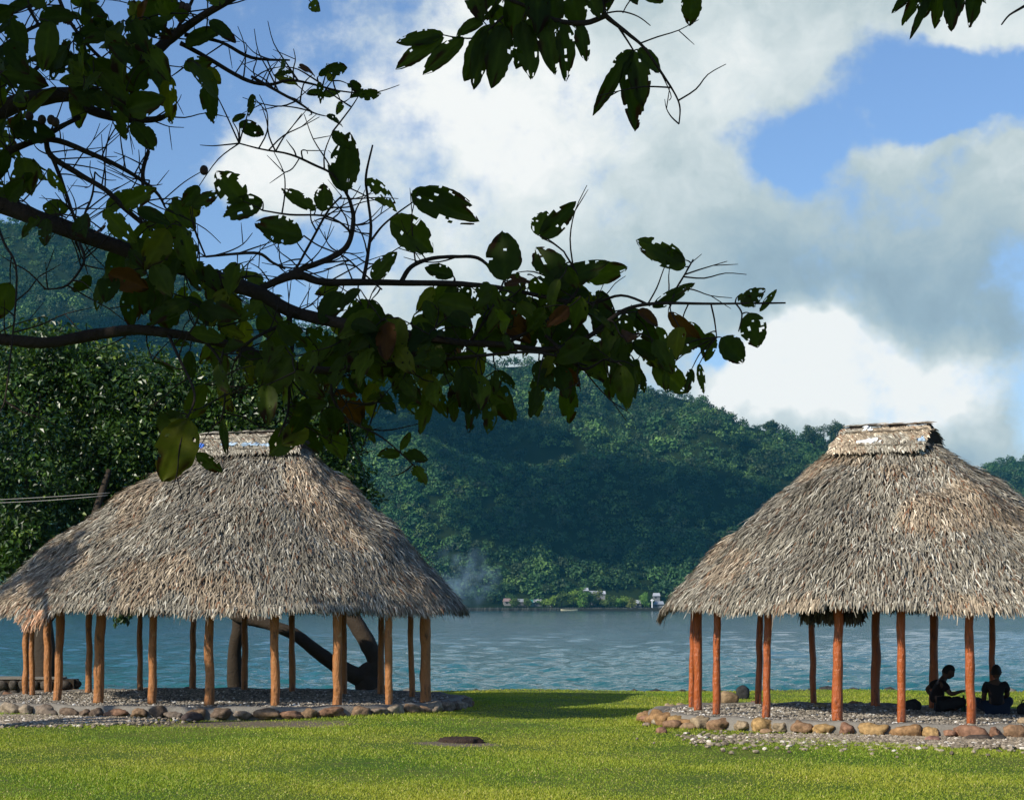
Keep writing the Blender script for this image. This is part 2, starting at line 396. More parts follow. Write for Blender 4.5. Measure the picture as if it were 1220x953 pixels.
def clump_leaves(C, Rad, n, size, rng, flat=.75, shell=.55, base_tint=None, up=.25):
    """C (m,3) crown centres, Rad (m,) radii; n small folded leaf clumps each -> V, tris, tint"""
    m = len(C); N = m*n
    d = norm(rng.normal(0, 1, (m, n, 3))); d[..., 2] = np.where(d[..., 2] < -.35, -d[..., 2], d[..., 2])
    r = (shell+(1-shell)*rng.random((m, n, 1)))
    lump = 1+.22*np.sin(d[..., :1]*5+C[:, None, :1])*np.cos(d[..., 1:2]*5+C[:, None, 1:2])
    P = C[:, None, :]+d*r*lump*Rad[:, None, None]*np.array([1, 1, flat])
    P = P.reshape(N, 3); dd = d.reshape(N, 3)
    nrm = norm(dd+rng.normal(0, .55, (N, 3))+np.array([0, 0, up]))
    ax = norm(np.cross(nrm, rng.normal(0, 1, (N, 3)))); ay = np.cross(nrm, ax)
    s = np.repeat(np.broadcast_to(size, (m,)), n)[:, None]*(.6+.8*rng.random((N, 1)))
    V = np.stack([P-ax*s, P-ay*s*.55+nrm*s*.12, P+ax*s, P+ay*s*.55+nrm*s*.12], 1).reshape(-1, 3)
    b = np.arange(N)[:, None]*4
    T = np.concatenate([b+np.array([[0, 1, 2]]), b+np.array([[0, 2, 3]])], 0)
    return V, T
def build_forest():
    rng = np.random.default_rng(11); pts = []
    # near water / in view dense, beyond the frame thinner
    n = 0
    while len(pts) < 15500:
        y = 1175+rng.random()**1.25*720; px = rng.uniform(-520, 1720)
        if px < -60 or px > 1280:
            if rng.random() < .55: continue
        e = max((HZ-np.interp(px, CREST[:, 0], CREST[:, 1])), (HZ-np.interp(px, CREST2[:, 0], CREST2[:, 1])))/F
        x = (px-610)/F*y; z = terr(x, y)
        if z < 1.15 or y > 2100: continue
        if 590 < px < 800 and y < (1188 if 690 < px < 770 else 1182): continue
        if y > 1700 and px < 1000: continue
        pts.append((x, y, z))
    for _ in range(2600):                       # right far hill
        y = rng.uniform(1650, 2080); px = rng.uniform(1040, 1500); x = (px-610)/F*y; z = terr(x, y)
        if z > 10: pts.append((x, y, z))
    for _ in range(700):                        # extra trees of the low spur, where sunlight is put into the tint
        px = rng.normal(510, 75); y = rng.uniform(1172, 1290); x = (px-610)/F*y; z = terr(x, y)
        if z > 1.15 and px < 690: pts.append((x, y, z))
    C = np.array(pts); m = len(C)
    lg = fbm(C[:, :2].tolist() and [(p[0], p[1], 0) for p in C], .012)
    Rad = (2.7+4.6*rng.random(m)**2.2)*(1+.25*lg)
    C[:, 2] += Rad*.55; NL = 84
    V, T = clump_leaves(C, Rad, NL, Rad*.185, rng, .95, .5)
    tone = rng.random((m, 1)); kind = rng.random((m, 1))
    a = np.array([.010, .034, .012]); b = np.array([.042, .092, .022]); c = np.array([.034, .055, .022])
    spur_light = np.exp(-((C[:, :1]/C[:, 1:2]*F+100)/95)**2-((C[:, 1:2]-1225)/60)**2)  # spur crowns brightened: sunlight painted into their tint
    tint = (a*(1-tone)+b*tone)*(1+.9*spur_light); tint = np.where(kind < .18, c, tint); tint = np.where(kind > .90, np.array([.075, .135, .032]), tint); tint *= (1.25+.7*lg[:, None])
    tint = np.repeat(tint, NL*4, axis=0)*(.75+.5*rng.random((m*NL, 1)).repeat(4, axis=0))
    tag(mesh('forest', V, T, M['forest'], tint=tint), 'dense tropical forest covering the hills across the bay', kind='stuff')
build_forest()

# ------------------------------------------------------------------ generic trees
def leaf_cloud(ells, n, size, rng, tints, droop=.2):
    """ells: (cx,cy,cz,rx,ry,rz,weight).  leaves gathered in sub-clumps inside ellipsoids"""
    Vs = []; tn = []
    w = np.array([e[6] for e in ells], dtype=float); w /= w.sum()
    for e, wi in zip(ells, w):
        k = int(n*wi); nc = max(6, int(k/70))
        d = norm(rng.normal(0, 1, (nc, 3))); cc = np.array(e[:3])+d*np.array(e[3:6])*(rng.random((nc, 1))**.4)
        tone = rng.random(nc)
        idx = rng.integers(0, nc, k); cr = .26*min(e[3:6])*(.6+.8*rng.random(nc))+size
        dl = norm(rng.normal(0, 1, (k, 3)))*rng.random((k, 1))**.45
        P = cc[idx]+dl*cr[idx][:, None]*np.array([1.15, 1.15, .8])
        nrm = norm(rng.normal(0, .6, (k, 3))+dl*.4+np.array([0, 0, .5])); ax = norm(np.cross(nrm, rng.normal(0, 1, (k, 3)))-np.array([0, 0, droop])); ay = norm(np.cross(nrm, ax))
        s = size*(.6+.8*rng.random((k, 1)))
        V = np.stack([P, P+ax*s*.5-ay*s*.27+nrm*s*.1, P+ax*s-nrm*s*.08, P+ax*s*.5+ay*s*.27+nrm*s*.1], 1)
        Vs.append(V.reshape(-1, 3))
        tt = tone[idx][:, None]*.6+rng.random((k, 1))*.4
        c = np.array(tints[0])*(1-tt)+np.array(tints[1])*tt
        yl = rng.random((k, 1)) < .05; c = np.where(yl, np.array(tints[2]), c)
        tn.append(np.repeat(c, 4, axis=0))
    V = np.concatenate(Vs); N = len(V)//4; b = np.arange(N)[:, None]*4
    T = np.concatenate([b+np.array([[0, 1, 2]]), b+np.array([[0, 2, 3]])], 0)
    return V, T, np.concatenate(tn)
DARKT = ((.005, .015, .004), (.060, .130, .018), (.15, .22, .03))
def shore_tree(name, label, base, limbs, ells, n, size, seed, group, cat='tree', tints=DARKT):
    rng = np.random.default_rng(seed); b = Vector(base)
    e = empty(name, b, label, cat, group)
    parts = []
    for i, (pts, rad) in enumerate(limbs):
        parts.append(tube([tuple(Vector(p)-b) for p in pts], rad, 10, 6, seed+i, .05))
    V, Fc = join(parts[:1]); mesh('trunk', V, Fc, M['bark_shore'], e, smooth=True)
    for p in parts[1:]: mesh('limb', p[0], p[1], M['bark_shore'], e, smooth=True)
    V, T, tn = leaf_cloud([(x[0]-b.x, x[1]-b.y, x[2]-b.z)+tuple(x[3:]) for x in ells], n, size, rng, tints)
    mesh('crown', V, T, M['leaf_far'], e, tint=tn)
    return e
def EL(px, py, D, rx, ry, depth, w=1.0):        # ellipsoid from where it stands in view: half sizes in photo px
    p = W(px, py, D); return (p.x, p.y, p.z, rx*D/F, depth, ry*D/F, w)

shore_tree('leafy_tree', 'big dark leafy tree at the left edge, behind the low stone wall', G(52, 39.6),
    [([G(52, 39.6, -.1), W(54, 790, 39.6), W(50, 740, 39.8), W(40, 650, 41), W(30, 560, 42.2)], [.30, .23, .21, .13, .05]), ([W(50, 745, 39.8), W(90, 680, 40.5), W(130, 560, 41.5)], [.15, .12, .06])],
    [EL(40, 560, 42.5, 100, 130, 2.2, 2.2), EL(-80, 560, 42, 110, 150, 2.2, 1.3), EL(60, 440, 43, 75, 55, 1.4, 1.2), EL(150, 500, 43, 80, 80, 1.8, 1.3), EL(-60, 440, 43, 60, 60, 1.4, .7), EL(25, 650, 40.8, 34, 42, .8, 1.0)],
    44000, .135, 21, 'trees between the pavilions and the water')
shore_tree('leafy_tree', 'dark leafy tree rising behind the left end of the left ridge', G(281, 40.6),
    [([G(281, 40.6, -.1), W(279, 780, 40.6), W(284, 735, 40.6), W(275, 640, 41.5), W(250, 540, 42.5)], [.20, .15, .14, .12, .06]), ([W(282, 730, 40.6), W(235, 640, 42), W(180, 560, 43)], [.11, .09, .05])],
    [EL(215, 540, 43.5, 90, 110, 1.9, 1.6), EL(165, 470, 44, 60, 55, 1.3, .8), EL(250, 470, 44, 60, 50, 1.3, .8), EL(120, 600, 43.5, 60, 60, 1.3, .7)],
    28000, .135, 22, 'trees between the pavilions and the water')
gn = shore_tree('gnarled_tree', 'tree whose leaning forked trunk shows under the roof of the left pavilion', G(443, 40.0),
    [([G(445, 40, -.1), W(438, 806, 40), W(448, 790, 40), W(437, 765, 40), W(420, 735, 40.2), W(400, 690, 40.6), W(370, 600, 41.5)], [.36, .28, .19, .19, .18, .14, .07]),
     ([W(440, 812, 40), W(405, 795, 39.9), W(378, 776, 39.8), W(350, 755, 39.8), W(315, 742, 39.9), W(280, 732, 40.1), W(240, 700, 40.6), W(215, 640, 41.5)], [.24, .18, .15, .14, .13, .13, .10, .05])],
    [EL(345, 530, 42.5, 80, 95, 1.8, 1.7), EL(290, 470, 42.5, 50, 45, 1.2, .7), EL(345, 455, 42.8, 55, 30, 1.2, .7), EL(405, 520, 42.5, 26, 36, .8, .45), EL(412, 570, 42, 20, 24, .6, .25), EL(380, 600, 42, 60, 70, 1.2, .6), EL(148, 733, 40.2, 7, 8, .2, .02)],
    30000, .13, 23, 'trees between the pavilions and the water')

shore_tree('leafy_tree', 'unseen leafy tree added left of the left pavilion to shade the lawn', (-13.2, 25.2, 0),
    [([(-13.2, 25.2, -.1), (-13.1, 25.2, 2), (-13.3, 25.4, 4.5), (-13.8, 25.8, 6.5)], [.28, .22, .18, .10]), ([(-13.2, 25.3, 3.4), (-12.0, 25.3, 6.0), (-10.3, 25.4, 7.6)], [.14, .10, .05]), ([(-13.2, 25.3, 4.0), (-14.8, 26.4, 6.5), (-15.6, 27.6, 7.8)], [.13, .09, .05])],
    [(-9.7, 24.9, 8.1, 1.6, 1.0, .8, 1.0), (-16.0, 28.0, 8.2, 1.1, .9, .7, .22), (-13.7, 25.4, 6.9, .6, .6, .5, .10)],  # out-of-view crown clumps, added for their shadow on lawn and roof
    6500, .20, 29, 'trees between the pavilions and the water')

# ------------------------------------------------------------------ seawall, low wall
def rockmesh(size, seed, sub=3, amp=.16, flat_bottom=True):
    V, Fc = ico(sub); V = V.copy(); s = seed*3.17
    d = np.array([noise.fractal(Vector((v[0]*1.1+s, v[1]*1.1-s, v[2]*1.1+s*.5)), 1.0, 2.0, 4) for v in V])
    d2 = np.array([noise.noise(Vector((v[0]*.8-s, v[1]*.8, v[2]*.8+s))) for v in V])
    V = V*(1+amp*d+.22*d2)[:, None]
    V = np.sign(V)*np.abs(V)**.88
    V = V*np.array(size)*.5
    if flat_bottom: V[:, 2] = np.maximum(V[:, 2], -size[2]*.32)
    return V, Fc
def stone_tint(V, col, seed):
    n = np.array([noise.fractal(Vector((v[0]*7+seed, v[1]*7, v[2]*7)), 1.0, 2.0, 3) for v in V])[:, None]
    return np.clip(np.array(col)*(1+.35*n), .01, 1)
def build_seawall():
    rng = np.random.default_rng(3); e = empty('seawall', (0, 42, 0), 'low seawall of dark stones along the edge of the lawn', 'seawall')
    Vs = []; tn = []
    x = -16.0
    while x < 20:
        w = rng.uniform(.3, .8); h = rng.uniform(.22, .42)
        V, Fc = rockmesh((w, .5, h+.4), rng.uniform(0, 99), 2)
        V = V+np.array([x+w/2, .25+rng.uniform(-.08, .08), -.37+rng.uniform(-.05, .05)+(.04 if x > 4 else 0)])
        c = (.05, .048, .045) if rng.random() < .75 else (.16, .15, .13)
        Vs.append((V, Fc)); tn.append(stone_tint(V, c, x)); x += w*.9
    V, Fc = join(Vs); mesh('stone_row', V, Fc, M['stone'], e, tint=np.concatenate(tn), smooth=True)
    V, Fc = join([box(-16, 20, -.02, .12, -1.5, -.03)]); mesh('footing', V, Fc, M['concrete'], e)
build_seawall()
def build_low_wall():
    x0, x1 = G(-60, 38.3).x, G(88, 38.3).x
    e = empty('stone_wall', ((x0+x1)/2, 38.5, 0), 'low dark stone wall with a pale top beyond the left posts of the left pavilion', 'wall')
    w = (x1-x0)/2; rng = np.random.default_rng(8); V, Fc = box(-w, w, -.22, .25, -.1, .40)
    mesh('core', V, Fc, M['bark_shore'], e)
    Vs = []; tn = []
    for r in range(2):
        x = -w
        while x < w-.1:
            s = rng.uniform(.18, .34); V, Fc = rockmesh((s, .22, .21), rng.uniform(0, 99), 2, flat_bottom=False); V = V+np.array([x+s/2, -.21, .08+.2*r])
            Vs.append((V, Fc)); tn.append(stone_tint(V, (.07, .06, .05), x)); x += s
    for r in range(2):
        V, Fc = rockmesh((.22, .3, .2), r+4, 2, flat_bottom=False); V = V+np.array([w, 0, .1+.2*r]); Vs.append((V, Fc)); tn.append(stone_tint(V, (.05, .045, .04), r))
    V, Fc = join(Vs); mesh('stone_face', V, Fc, M['stone'], e, tint=np.concatenate(tn), smooth=True)
    V, Fc = join([box(-w, w*.2, -.25, .28, .403, .45), box(w*.2, w-.25, -.24, .26, .403, .44)]); mesh('coping', V, Fc, M['concrete'], e)
build_low_wall()

# ------------------------------------------------------------------ thatched pavilions
def roof_fn(P):
    a, b, ze, zt, r, off = P['ra'], P['rb'], P['ze'], P['zt'], P['ridge'], P['off']
    def f(th, t):
        e = 2/2.25
        E = np.stack([np.sign(np.cos(th))*np.abs(np.cos(th))**e*a, np.sign(np.sin(th))*np.abs(np.sin(th))**e*b], -1)
        Rg = np.stack([off+r*np.clip(np.cos(th)*1.5, -1, 1), .10*np.sin(th)], -1)
        XY = Rg+(E-Rg)*t[..., None]
        wob = .05*np.sin(th*5+t*7+P['seed'])+.04*np.sin(th*11-t*9)+.03*np.sin(th*3+t*23)
        sag = P.get('sag', 0)*np.exp(-((th-P.get('sagth', 0))/.09)**2)*t**6
        z = zt-(zt-ze)*(.79*t+.21*t*t)+wob*np.sin(np.pi*np.clip(t, 0, 1))+.04*np.sin(th*7+P['seed']*2)*t**4+.02*np.sin(th*23)*t**4-sag
        return np.concatenate([XY, z[..., None]], -1)
    return f
def blades(P0, d, n, L, w, rng, curl):
    """bent strips: 3 cross rows, slight fold"""
    N = len(P0); s = norm(np.cross(d, n)); n = norm(np.cross(s, d))
    L = L[:, None]; w = w[:, None]; curl = curl[:, None]
    tw = rng.normal(0, .25, (N, 1)); s2 = norm(s+n*tw)
    p1 = P0+d*L*.55+n*curl*L*.35; p2 = P0+d*L+n*curl*L*.15-n*L*.02
    V = np.stack([P0-s*w*.5, P0+s*w*.5, p1-s2*w*.5, p1+s2*w*.5, p2-s2*w*.18, p2+s2*w*.22], 1).reshape(-1, 3)
    b = np.arange(N)[:, None]*6
    Q = np.concatenate([b+np.array([[0, 1, 3, 2]]), b+np.array([[2, 3, 5, 4]])], 0)
    return V, Q
def thatch_tint(N, pos, rng, P):
    g = rng.random((N, 1)); k = rng.random((N, 1))
    a = np.array([.115, .10, .078]); b = np.array([.40, .36, .28]); br = np.array([.17, .095, .055]); pale = np.array([.62, .58, .48])
    c = a*(1-g)+b*g
    c = np.where(k < .07, br*(.6+.8*g), c); c = np.where(k > .93, pale, c)
    lo = np.array([noise.fractal(Vector(p)*.55+Vector((P['seed'], 0, 0)), 1.0, 2.0, 3) for p in pos])[:, None]
    mid = np.array([noise.noise(Vector(p)*2.3) for p in pos])[:, None]
    c = c*(1+.30*lo+.25*mid)
    return np.clip(c*np.where(lo > .25, np.array([1.06, .95, .86]), 1.0), .01, .9)
def build_pavilion(P, label, posts, tarps, post_mat, post_tints):
    rng = np.random.default_rng(P['seed']); cx, cy = P['rc']; rot = P['rot']
    e = empty('thatched_pavilion', (cx, cy, 0), label, 'pavilion', 'thatched pavilions by the bay', rot)
    inv = Matrix.Rotation(-rot, 3, 'Z')
    loc = lambda p: inv @ (Vector(p)-Vector((cx, cy, 0)))
    f = roof_fn(P)
    # roof body: outer and inner skin
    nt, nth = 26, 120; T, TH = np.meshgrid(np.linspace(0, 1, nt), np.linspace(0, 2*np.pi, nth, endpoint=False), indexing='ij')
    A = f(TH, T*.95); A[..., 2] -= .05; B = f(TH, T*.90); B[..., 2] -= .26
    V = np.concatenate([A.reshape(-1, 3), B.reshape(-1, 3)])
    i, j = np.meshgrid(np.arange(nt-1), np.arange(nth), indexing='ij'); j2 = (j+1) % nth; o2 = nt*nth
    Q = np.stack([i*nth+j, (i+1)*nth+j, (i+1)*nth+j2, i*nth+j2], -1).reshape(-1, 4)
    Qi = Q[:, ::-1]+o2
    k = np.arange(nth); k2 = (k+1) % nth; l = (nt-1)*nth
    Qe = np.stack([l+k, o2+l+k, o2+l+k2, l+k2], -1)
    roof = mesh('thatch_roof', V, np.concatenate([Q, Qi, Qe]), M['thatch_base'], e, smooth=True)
    # thatch blades
    N = P['n']; t = rng.random(N)**.62; th = rng.random(N)*2*np.pi
    rows = P['rows']; t = np.clip((np.floor(t*rows)+rng.random(N)**.8)/rows+rng.normal(0, .006, N), .0, .99)
    ne = P['ne']; t = np.concatenate([t, .91+.085*rng.random(ne)]); th = np.concatenate([th, rng.random(ne)*2*np.pi])
    # a sagging tuft hangs lower
    if P.get('sag'):
        q = 700; t = np.concatenate([t, .95+.05*rng.random(q)]); th = np.concatenate([th, rng.normal(P['sagth'], .045, q)])
    N2 = len(t); h = 1e-3; p = f(th, t); dt = norm(f(th, t+h)-p); dth = norm(f(th+h, t)-p); n = norm(np.cross(dth, dt)); n = np.where(n[:, 2:3] < 0, -n, n)
    fl = np.array([noise.noise(Vector((a*1.3, b*1.3, c*1.3+P['seed']))) for a, b, c in p])
    d = norm(dt+dth*(rng.normal(0, .27, N2)+.25*fl)[:, None]+n*(rng.normal(.02, .15, N2)+.14*np.clip(fl, 0, 1))[:, None])
    edge = t > .93
    d = np.where(edge[:, None], norm(d+np.array([0, 0, -1.])*rng.uniform(.1, 1.0, (N2, 1))), d)
    L = rng.uniform(.16, .34, N2)*P['ls']; L = np.where(edge, L*.75, L); w = rng.uniform(.018, .042, N2)*P['ws']
    L = np.where(rng.random(N2) < .004, L*2.2, L)
    V, Q = blades(p+n*rng.uniform(-.03, .03, (N2, 1)), d, n, L, w, rng, rng.uniform(.0, .35, N2))
    tint = thatch_tint(N2, p, rng, P)
    if P.get('sag'): tint[-700:] = tint[-700:]*(np.array([1.5, .95, .7]) if P['seed'] == 4 else .8)
    mesh('blade_layer', V, Q, M['thatch'], roof, tint=np.repeat(tint, 6, axis=0))
    # ridge cap: plaited mat folded over the ridge
    r = P['ridge']+.12; off = P['off']; zt = P['zt']; ch = P['cap']
    nu = 60; U = np.linspace(-1, 1, nu); sec = [(-.42, -.16), (-.28, .0), (-.12, ch*.85), (0, ch), (.12, ch*.85), (.28, .0), (.42, -.16)]
    V = []
    for u in U:
        for (y, z) in sec:
            fl_ = 1+.10*(z < .05); V.append((off+u*r*fl_+.02*math.sin(u*9), y*(1+.05*math.sin(u*13)), zt+z+P['capslope']*u+.015*math.sin(u*7+y*5)))
    ns = len(sec); i, j = np.meshgrid(np.arange(nu-1), np.arange(ns-1), indexing='ij')
    Q = np.stack([i*ns+j, (i+1)*ns+j, (i+1)*ns+j+1, i*ns+j+1], -1).reshape(-1, 4)
    endc = [[k for k in range(ns)]]; V = np.array(V)
    V = np.vstack([V, [off-r, 0, zt-.05], [off+r, 0, zt-.05]]); m0 = nu*ns
    Te = np.array([(m0, k, k+1) for k in range(ns-1)]+[(m0+1, (nu-1)*ns+k+1, (nu-1)*ns+k) for k in range(ns-1)])
    cap = mesh('ridge_cap', V, [Q, Te], M['thatch_base'], roof)
    Nn = 4200; u = rng.uniform(-1, 1, Nn); side = np.where(rng.random(Nn) < .5, -1.0, 1.0); v = rng.random(Nn)
    yy = side*(.10+.36*v); zz = ch*.88*(1-v)-.17*v
    p = np.stack([off+u*r*(1+.08*v), yy, zt+zz+P['capslope']*u], -1); nn = norm(np.stack([0*u, side*ch, 0*u+.22], -1)); dn = norm(np.stack([0*u, side*.22, 0*u-ch*.9], -1)); al = np.tile([1.0, 0, 0], (Nn, 1))
    band = (v < .5)[:, None]
    d = norm(np.where(band, al*.9+dn*.8, al*.55*np.sign(rng.normal(0, 1, (Nn, 1))+.8)+dn)+rng.normal(0, .08, (Nn, 3)))
    V, Q = blades(p+nn*.012, d, nn, rng.uniform(.08, .15, Nn), rng.uniform(.016, .03, Nn), rng, rng.uniform(0, .4, Nn))
    # top and lower edge rolls, running along the ridge
    Nt = 700; u = rng.uniform(-1, .84, Nt); row = rng.integers(0, 3, Nt); yy = np.where(row == 0, rng.normal(0, .05, Nt), np.where(row == 1, -.19, -.40)+rng.normal(0, .01, Nt)); zz = np.where(row == 0, ch+.015, np.where(row == 1, ch*.55, -.10))
    p = np.stack([off+u*r, yy, zt+zz+P['capslope']*u], -1); V2, Q2 = blades(p, norm(np.tile([1.0, 0, 0], (Nt, 1))+rng.normal(0, .07, (Nt, 3))), np.tile([0, -.4, 1.0], (Nt, 1)), rng.uniform(.12, .3, Nt), rng.uniform(.015, .03, Nt), rng, rng.uniform(0, .2, Nt))
    tn = np.concatenate([np.repeat(thatch_tint(Nn, V[::6], rng, P)*1.15, 6, axis=0), np.repeat(thatch_tint(Nt, V2[::6], rng, P)*1.05, 6, axis=0)])
    V, Q = join([(V, Q), (V2, Q2)]); mesh('plaited_mat', V, Q, M['thatch'], roof, tint=tn)
    for (u, v, wd, hg, mk, lb) in tarps:
        nx, ny = 9, 5; X, Y = np.meshgrid(np.linspace(-.5, .5, nx), np.linspace(0, 1, ny)); rr = np.random.default_rng(int(abs(u)*100))
        edge_ = rr.normal(0, .03, X.shape)
        V = np.stack([off+u*r+X*wd+edge_, -.36-.02*Y-v*.25+rr.normal(0, .012, X.shape), zt-.03-v*.3-Y*hg+edge_*.6+.10*hg*np.sin(X*9)], -1).reshape(-1, 3); V[:, 2] += .05
        i, j = np.meshgrid(np.arange(ny-1), np.arange(nx-1), indexing='ij')
        Q = np.stack([i*nx+j, i*nx+j+1, (i+1)*nx+j+1, (i+1)*nx+j], -1).reshape(-1, 4)
        tag(mesh('tarp_scrap', V, Q, M[mk], roof, smooth=True), lb)
    # ring beam and rafters under the thatch
    th = np.linspace(0, 2*np.pi, 40); e_ = .84
    rp = np.stack([np.cos(th)*P['ra']*e_, np.sin(th)*P['rb']*e_, np.full(40, P['ze']+.30)], -1); V, Fc = tube(rp, .06, 8, 1, 1, .04, False); mesh('ring_beam', V, Fc, M['beam'], e, smooth=True)
    for k in range(18):
        a = 2*np.pi*k/18+.1; q0 = f(np.array([a]), np.array([.05]))[0]-np.array([0, 0, .34]); q1 = f(np.array([a]), np.array([.84]))[0]-np.array([0, 0, .33])
        V, Fc = tube([q0, (q0+q1)/2+np.array([0, 0, .0]), q1], .04, 6, 1, k, .05); mesh('rafter', V, Fc, M['beam'], e, smooth=True)
    if P.get('inner_fringe'):                       # thatch tinted much darker, hanging below the eave beam inside
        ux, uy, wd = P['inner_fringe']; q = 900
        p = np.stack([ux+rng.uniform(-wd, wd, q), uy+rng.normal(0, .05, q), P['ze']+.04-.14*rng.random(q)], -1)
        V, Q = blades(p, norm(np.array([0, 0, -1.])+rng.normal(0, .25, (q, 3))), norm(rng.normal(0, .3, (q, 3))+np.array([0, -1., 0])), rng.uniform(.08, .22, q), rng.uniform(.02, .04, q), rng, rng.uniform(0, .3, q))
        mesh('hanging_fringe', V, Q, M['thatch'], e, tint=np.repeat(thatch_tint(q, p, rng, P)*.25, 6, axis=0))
    # posts
    for i, (px, D, wpx, lean) in enumerate(posts):
        b = G(px, D, .17); rad = wpx*D/F/2; rg = random.Random(i*7+P['seed']); top = Vector((b.x+lean, b.y+rg.uniform(-.04, .04), 2.06))
        dq = loc(top); tq = max(abs(dq.x)/P['ra'], abs(dq.y)/P['rb'])
        tq = (abs(dq.x/P['ra'])**2.25+abs(dq.y/P['rb'])**2.25)**(1/2.25); tq = min(.97, tq); top.z = min(2.2, P['zt']-(P['zt']-P['ze'])*(.79*tq+.21*tq*tq)-.20)
        pts = []; rr = []
        for k in range(8):
            s = k/7; q = b.lerp(top, s)+Vector((rg.uniform(-1, 1), rg.uniform(-1, 1), 0))*rad*.17*(0 < k < 7)
            q = loc(q); pts.append(q-loc(b)); rr.append(rad*(1.08-.12*s)*(1+rg.uniform(-.09, .09)))
        V, Fc = tube(pts, rr, 14, 5, i+P['seed'], .035); po = mesh('post', V, Fc, post_mat, e, smooth=True, loc=loc(b))
    return e, loc
def build_platform(P, parent, loc, seed, nb, cols, zrot):
    rng = np.random.default_rng(seed)
    th = np.linspace(0, 2*np.pi, 96, endpoint=False); c, s = math.cos(0), 0
    PP = dict(P); 
    def ring(g, z):
        q = ellpt(PP, th, g); L = [tuple(loc((a, b, z))) for a, b in q]; return np.array(L)
    wav = 1
    rings = [ring(.0, -.05), ring(-.02, .15), ring(-.07, .190), ring(-.20, .195), ring(-.26, .165)]
    for k in (1, 2, 3): rings[k][:, 2] += .012*np.sin(th*17+k)+.01*np.sin(th*29)
    V = np.concatenate(rings); n = len(th); i, j = np.meshgrid(np.arange(len(rings)-1), np.arange(n), indexing='ij'); j2 = (j+1) % n
    Q = np.stack([i*n+j, i*n+j2, (i+1)*n+j2, (i+1)*n+j], -1).reshape(-1, 4)
    pf = mesh('platform', V, Q, M['concrete'], parent, smooth=True)
    # gravel floor
    rs = [ring(-.25, .166)]+[ring(-.35-(P['b']-.4)*k/6, .17) for k in range(1, 7)]
    V = np.concatenate(rs+[np.array([tuple(loc((P['c'][0], P['c'][1], .17)))])]); nr = len(rs)
    i, j = np.meshgrid(np.arange(nr-1), np.arange(n), indexing='ij'); j2 = (j+1) % n
    Q = np.stack([i*n+j, i*n+j2, (i+1)*n+j2, (i+1)*n+j], -1).reshape(-1, 4)
    k = np.arange(n); T = np.stack([(nr-1)*n+k, (nr-1)*n+(k+1) % n, np.full(n, nr*n)], -1)
    m, t, o = mat('floor_gravel'); X = t('ShaderNodeTexCoord').outputs['Object']
    vo = t('ShaderNodeTexVoronoi', {'Vector': X, 'Scale': 22.0}); v1 = vo.outputs['Distance']; n1 = t.noise(X, 2, 4)
    cc = t.mix(t('ShaderNodeSeparateColor', {0: vo.outputs['Color']}).outputs[0], (.16, .14, .12), (.42, .39, .34)); cc = t.mix(t.mr(v1, .3, .7), cc, (.07, .06, .05)); cc = t.mix(t.mr(n1, .45, .7, 0, .5), cc, (.14, .115, .09))
    bsdf(t, o, {'Base Color': cc, 'Roughness': .9, 'Specular IOR Level': .2, 'Normal': bump(t, t.math('SUBTRACT', 1.0, v1), .8, .02)})
    fl = mesh('gravel_floor', V, [Q, T], m, pf)
    # loose pebbles lying on the floor
    q = 7000; xy = np.stack([rng.uniform(-1, 1, q*2)*(P['a']+.3), rng.uniform(-1, 1, q*2)*(P['b']+.3)], -1); cs, sn = math.cos(P['rot']), math.sin(P['rot'])
    X_ = P['c'][0]+xy[:, 0]*cs-xy[:, 1]*sn; Y_ = P['c'][1]+xy[:, 0]*sn+xy[:, 1]*cs; ok = ell(P, X_, Y_, -.32) < 1; X_, Y_ = X_[ok][:q], Y_[ok][:q]
    pts = np.array([tuple(loc((a, b, .172))) for a, b in zip(X_, Y_)])
    V, T, tn = pebbles(pts, rng, .012, .032); mesh('pebble_layer', V, T, M['pebble'], pf, tint=tn)['kind'] = 'stuff'
    # boulders set round the edge
    tt = rng.uniform(0, .05)
    per = 0; a = 0.0; Q = ellpt(PP, np.linspace(0, 2*np.pi, 721)); seg = np.linalg.norm(np.diff(Q, axis=0), axis=1); cum = np.concatenate([[0], np.cumsum(seg)]); total = cum[-1]
    sdist = 0.0; i = 0
    while sdist < total-.2 and i < 98:
        w = rng.uniform(.16, .46); hgt = rng.uniform(.14, .26)*(.6+w); mid = sdist+w/2; x = np.interp(mid, cum, Q[:, 0]); y = np.interp(mid, cum, Q[:, 1]); x2 = np.interp(mid+.05, cum, Q[:, 0]); y2 = np.interp(mid+.05, cum, Q[:, 1])
        V, Fc = rockmesh((w, rng.uniform(.24, .34), hgt), rng.uniform(0, 99), 3, .55, False)
        col = cols[rng.integers(0, len(cols))]; tn = stone_tint(V, col, i)
        b = mesh('boulder', V, Fc, M['stone'], pf, tint=tn, smooth=True, loc=loc((x, y, .075+rng.uniform(-.02, .02)))); b.rotation_euler = (rng.uniform(-.15, .15), rng.uniform(-.15, .15), math.atan2(y2-y, x2-x)-zrot)
        sdist += w+rng.uniform(-.02, .13); i += 1
    return pf
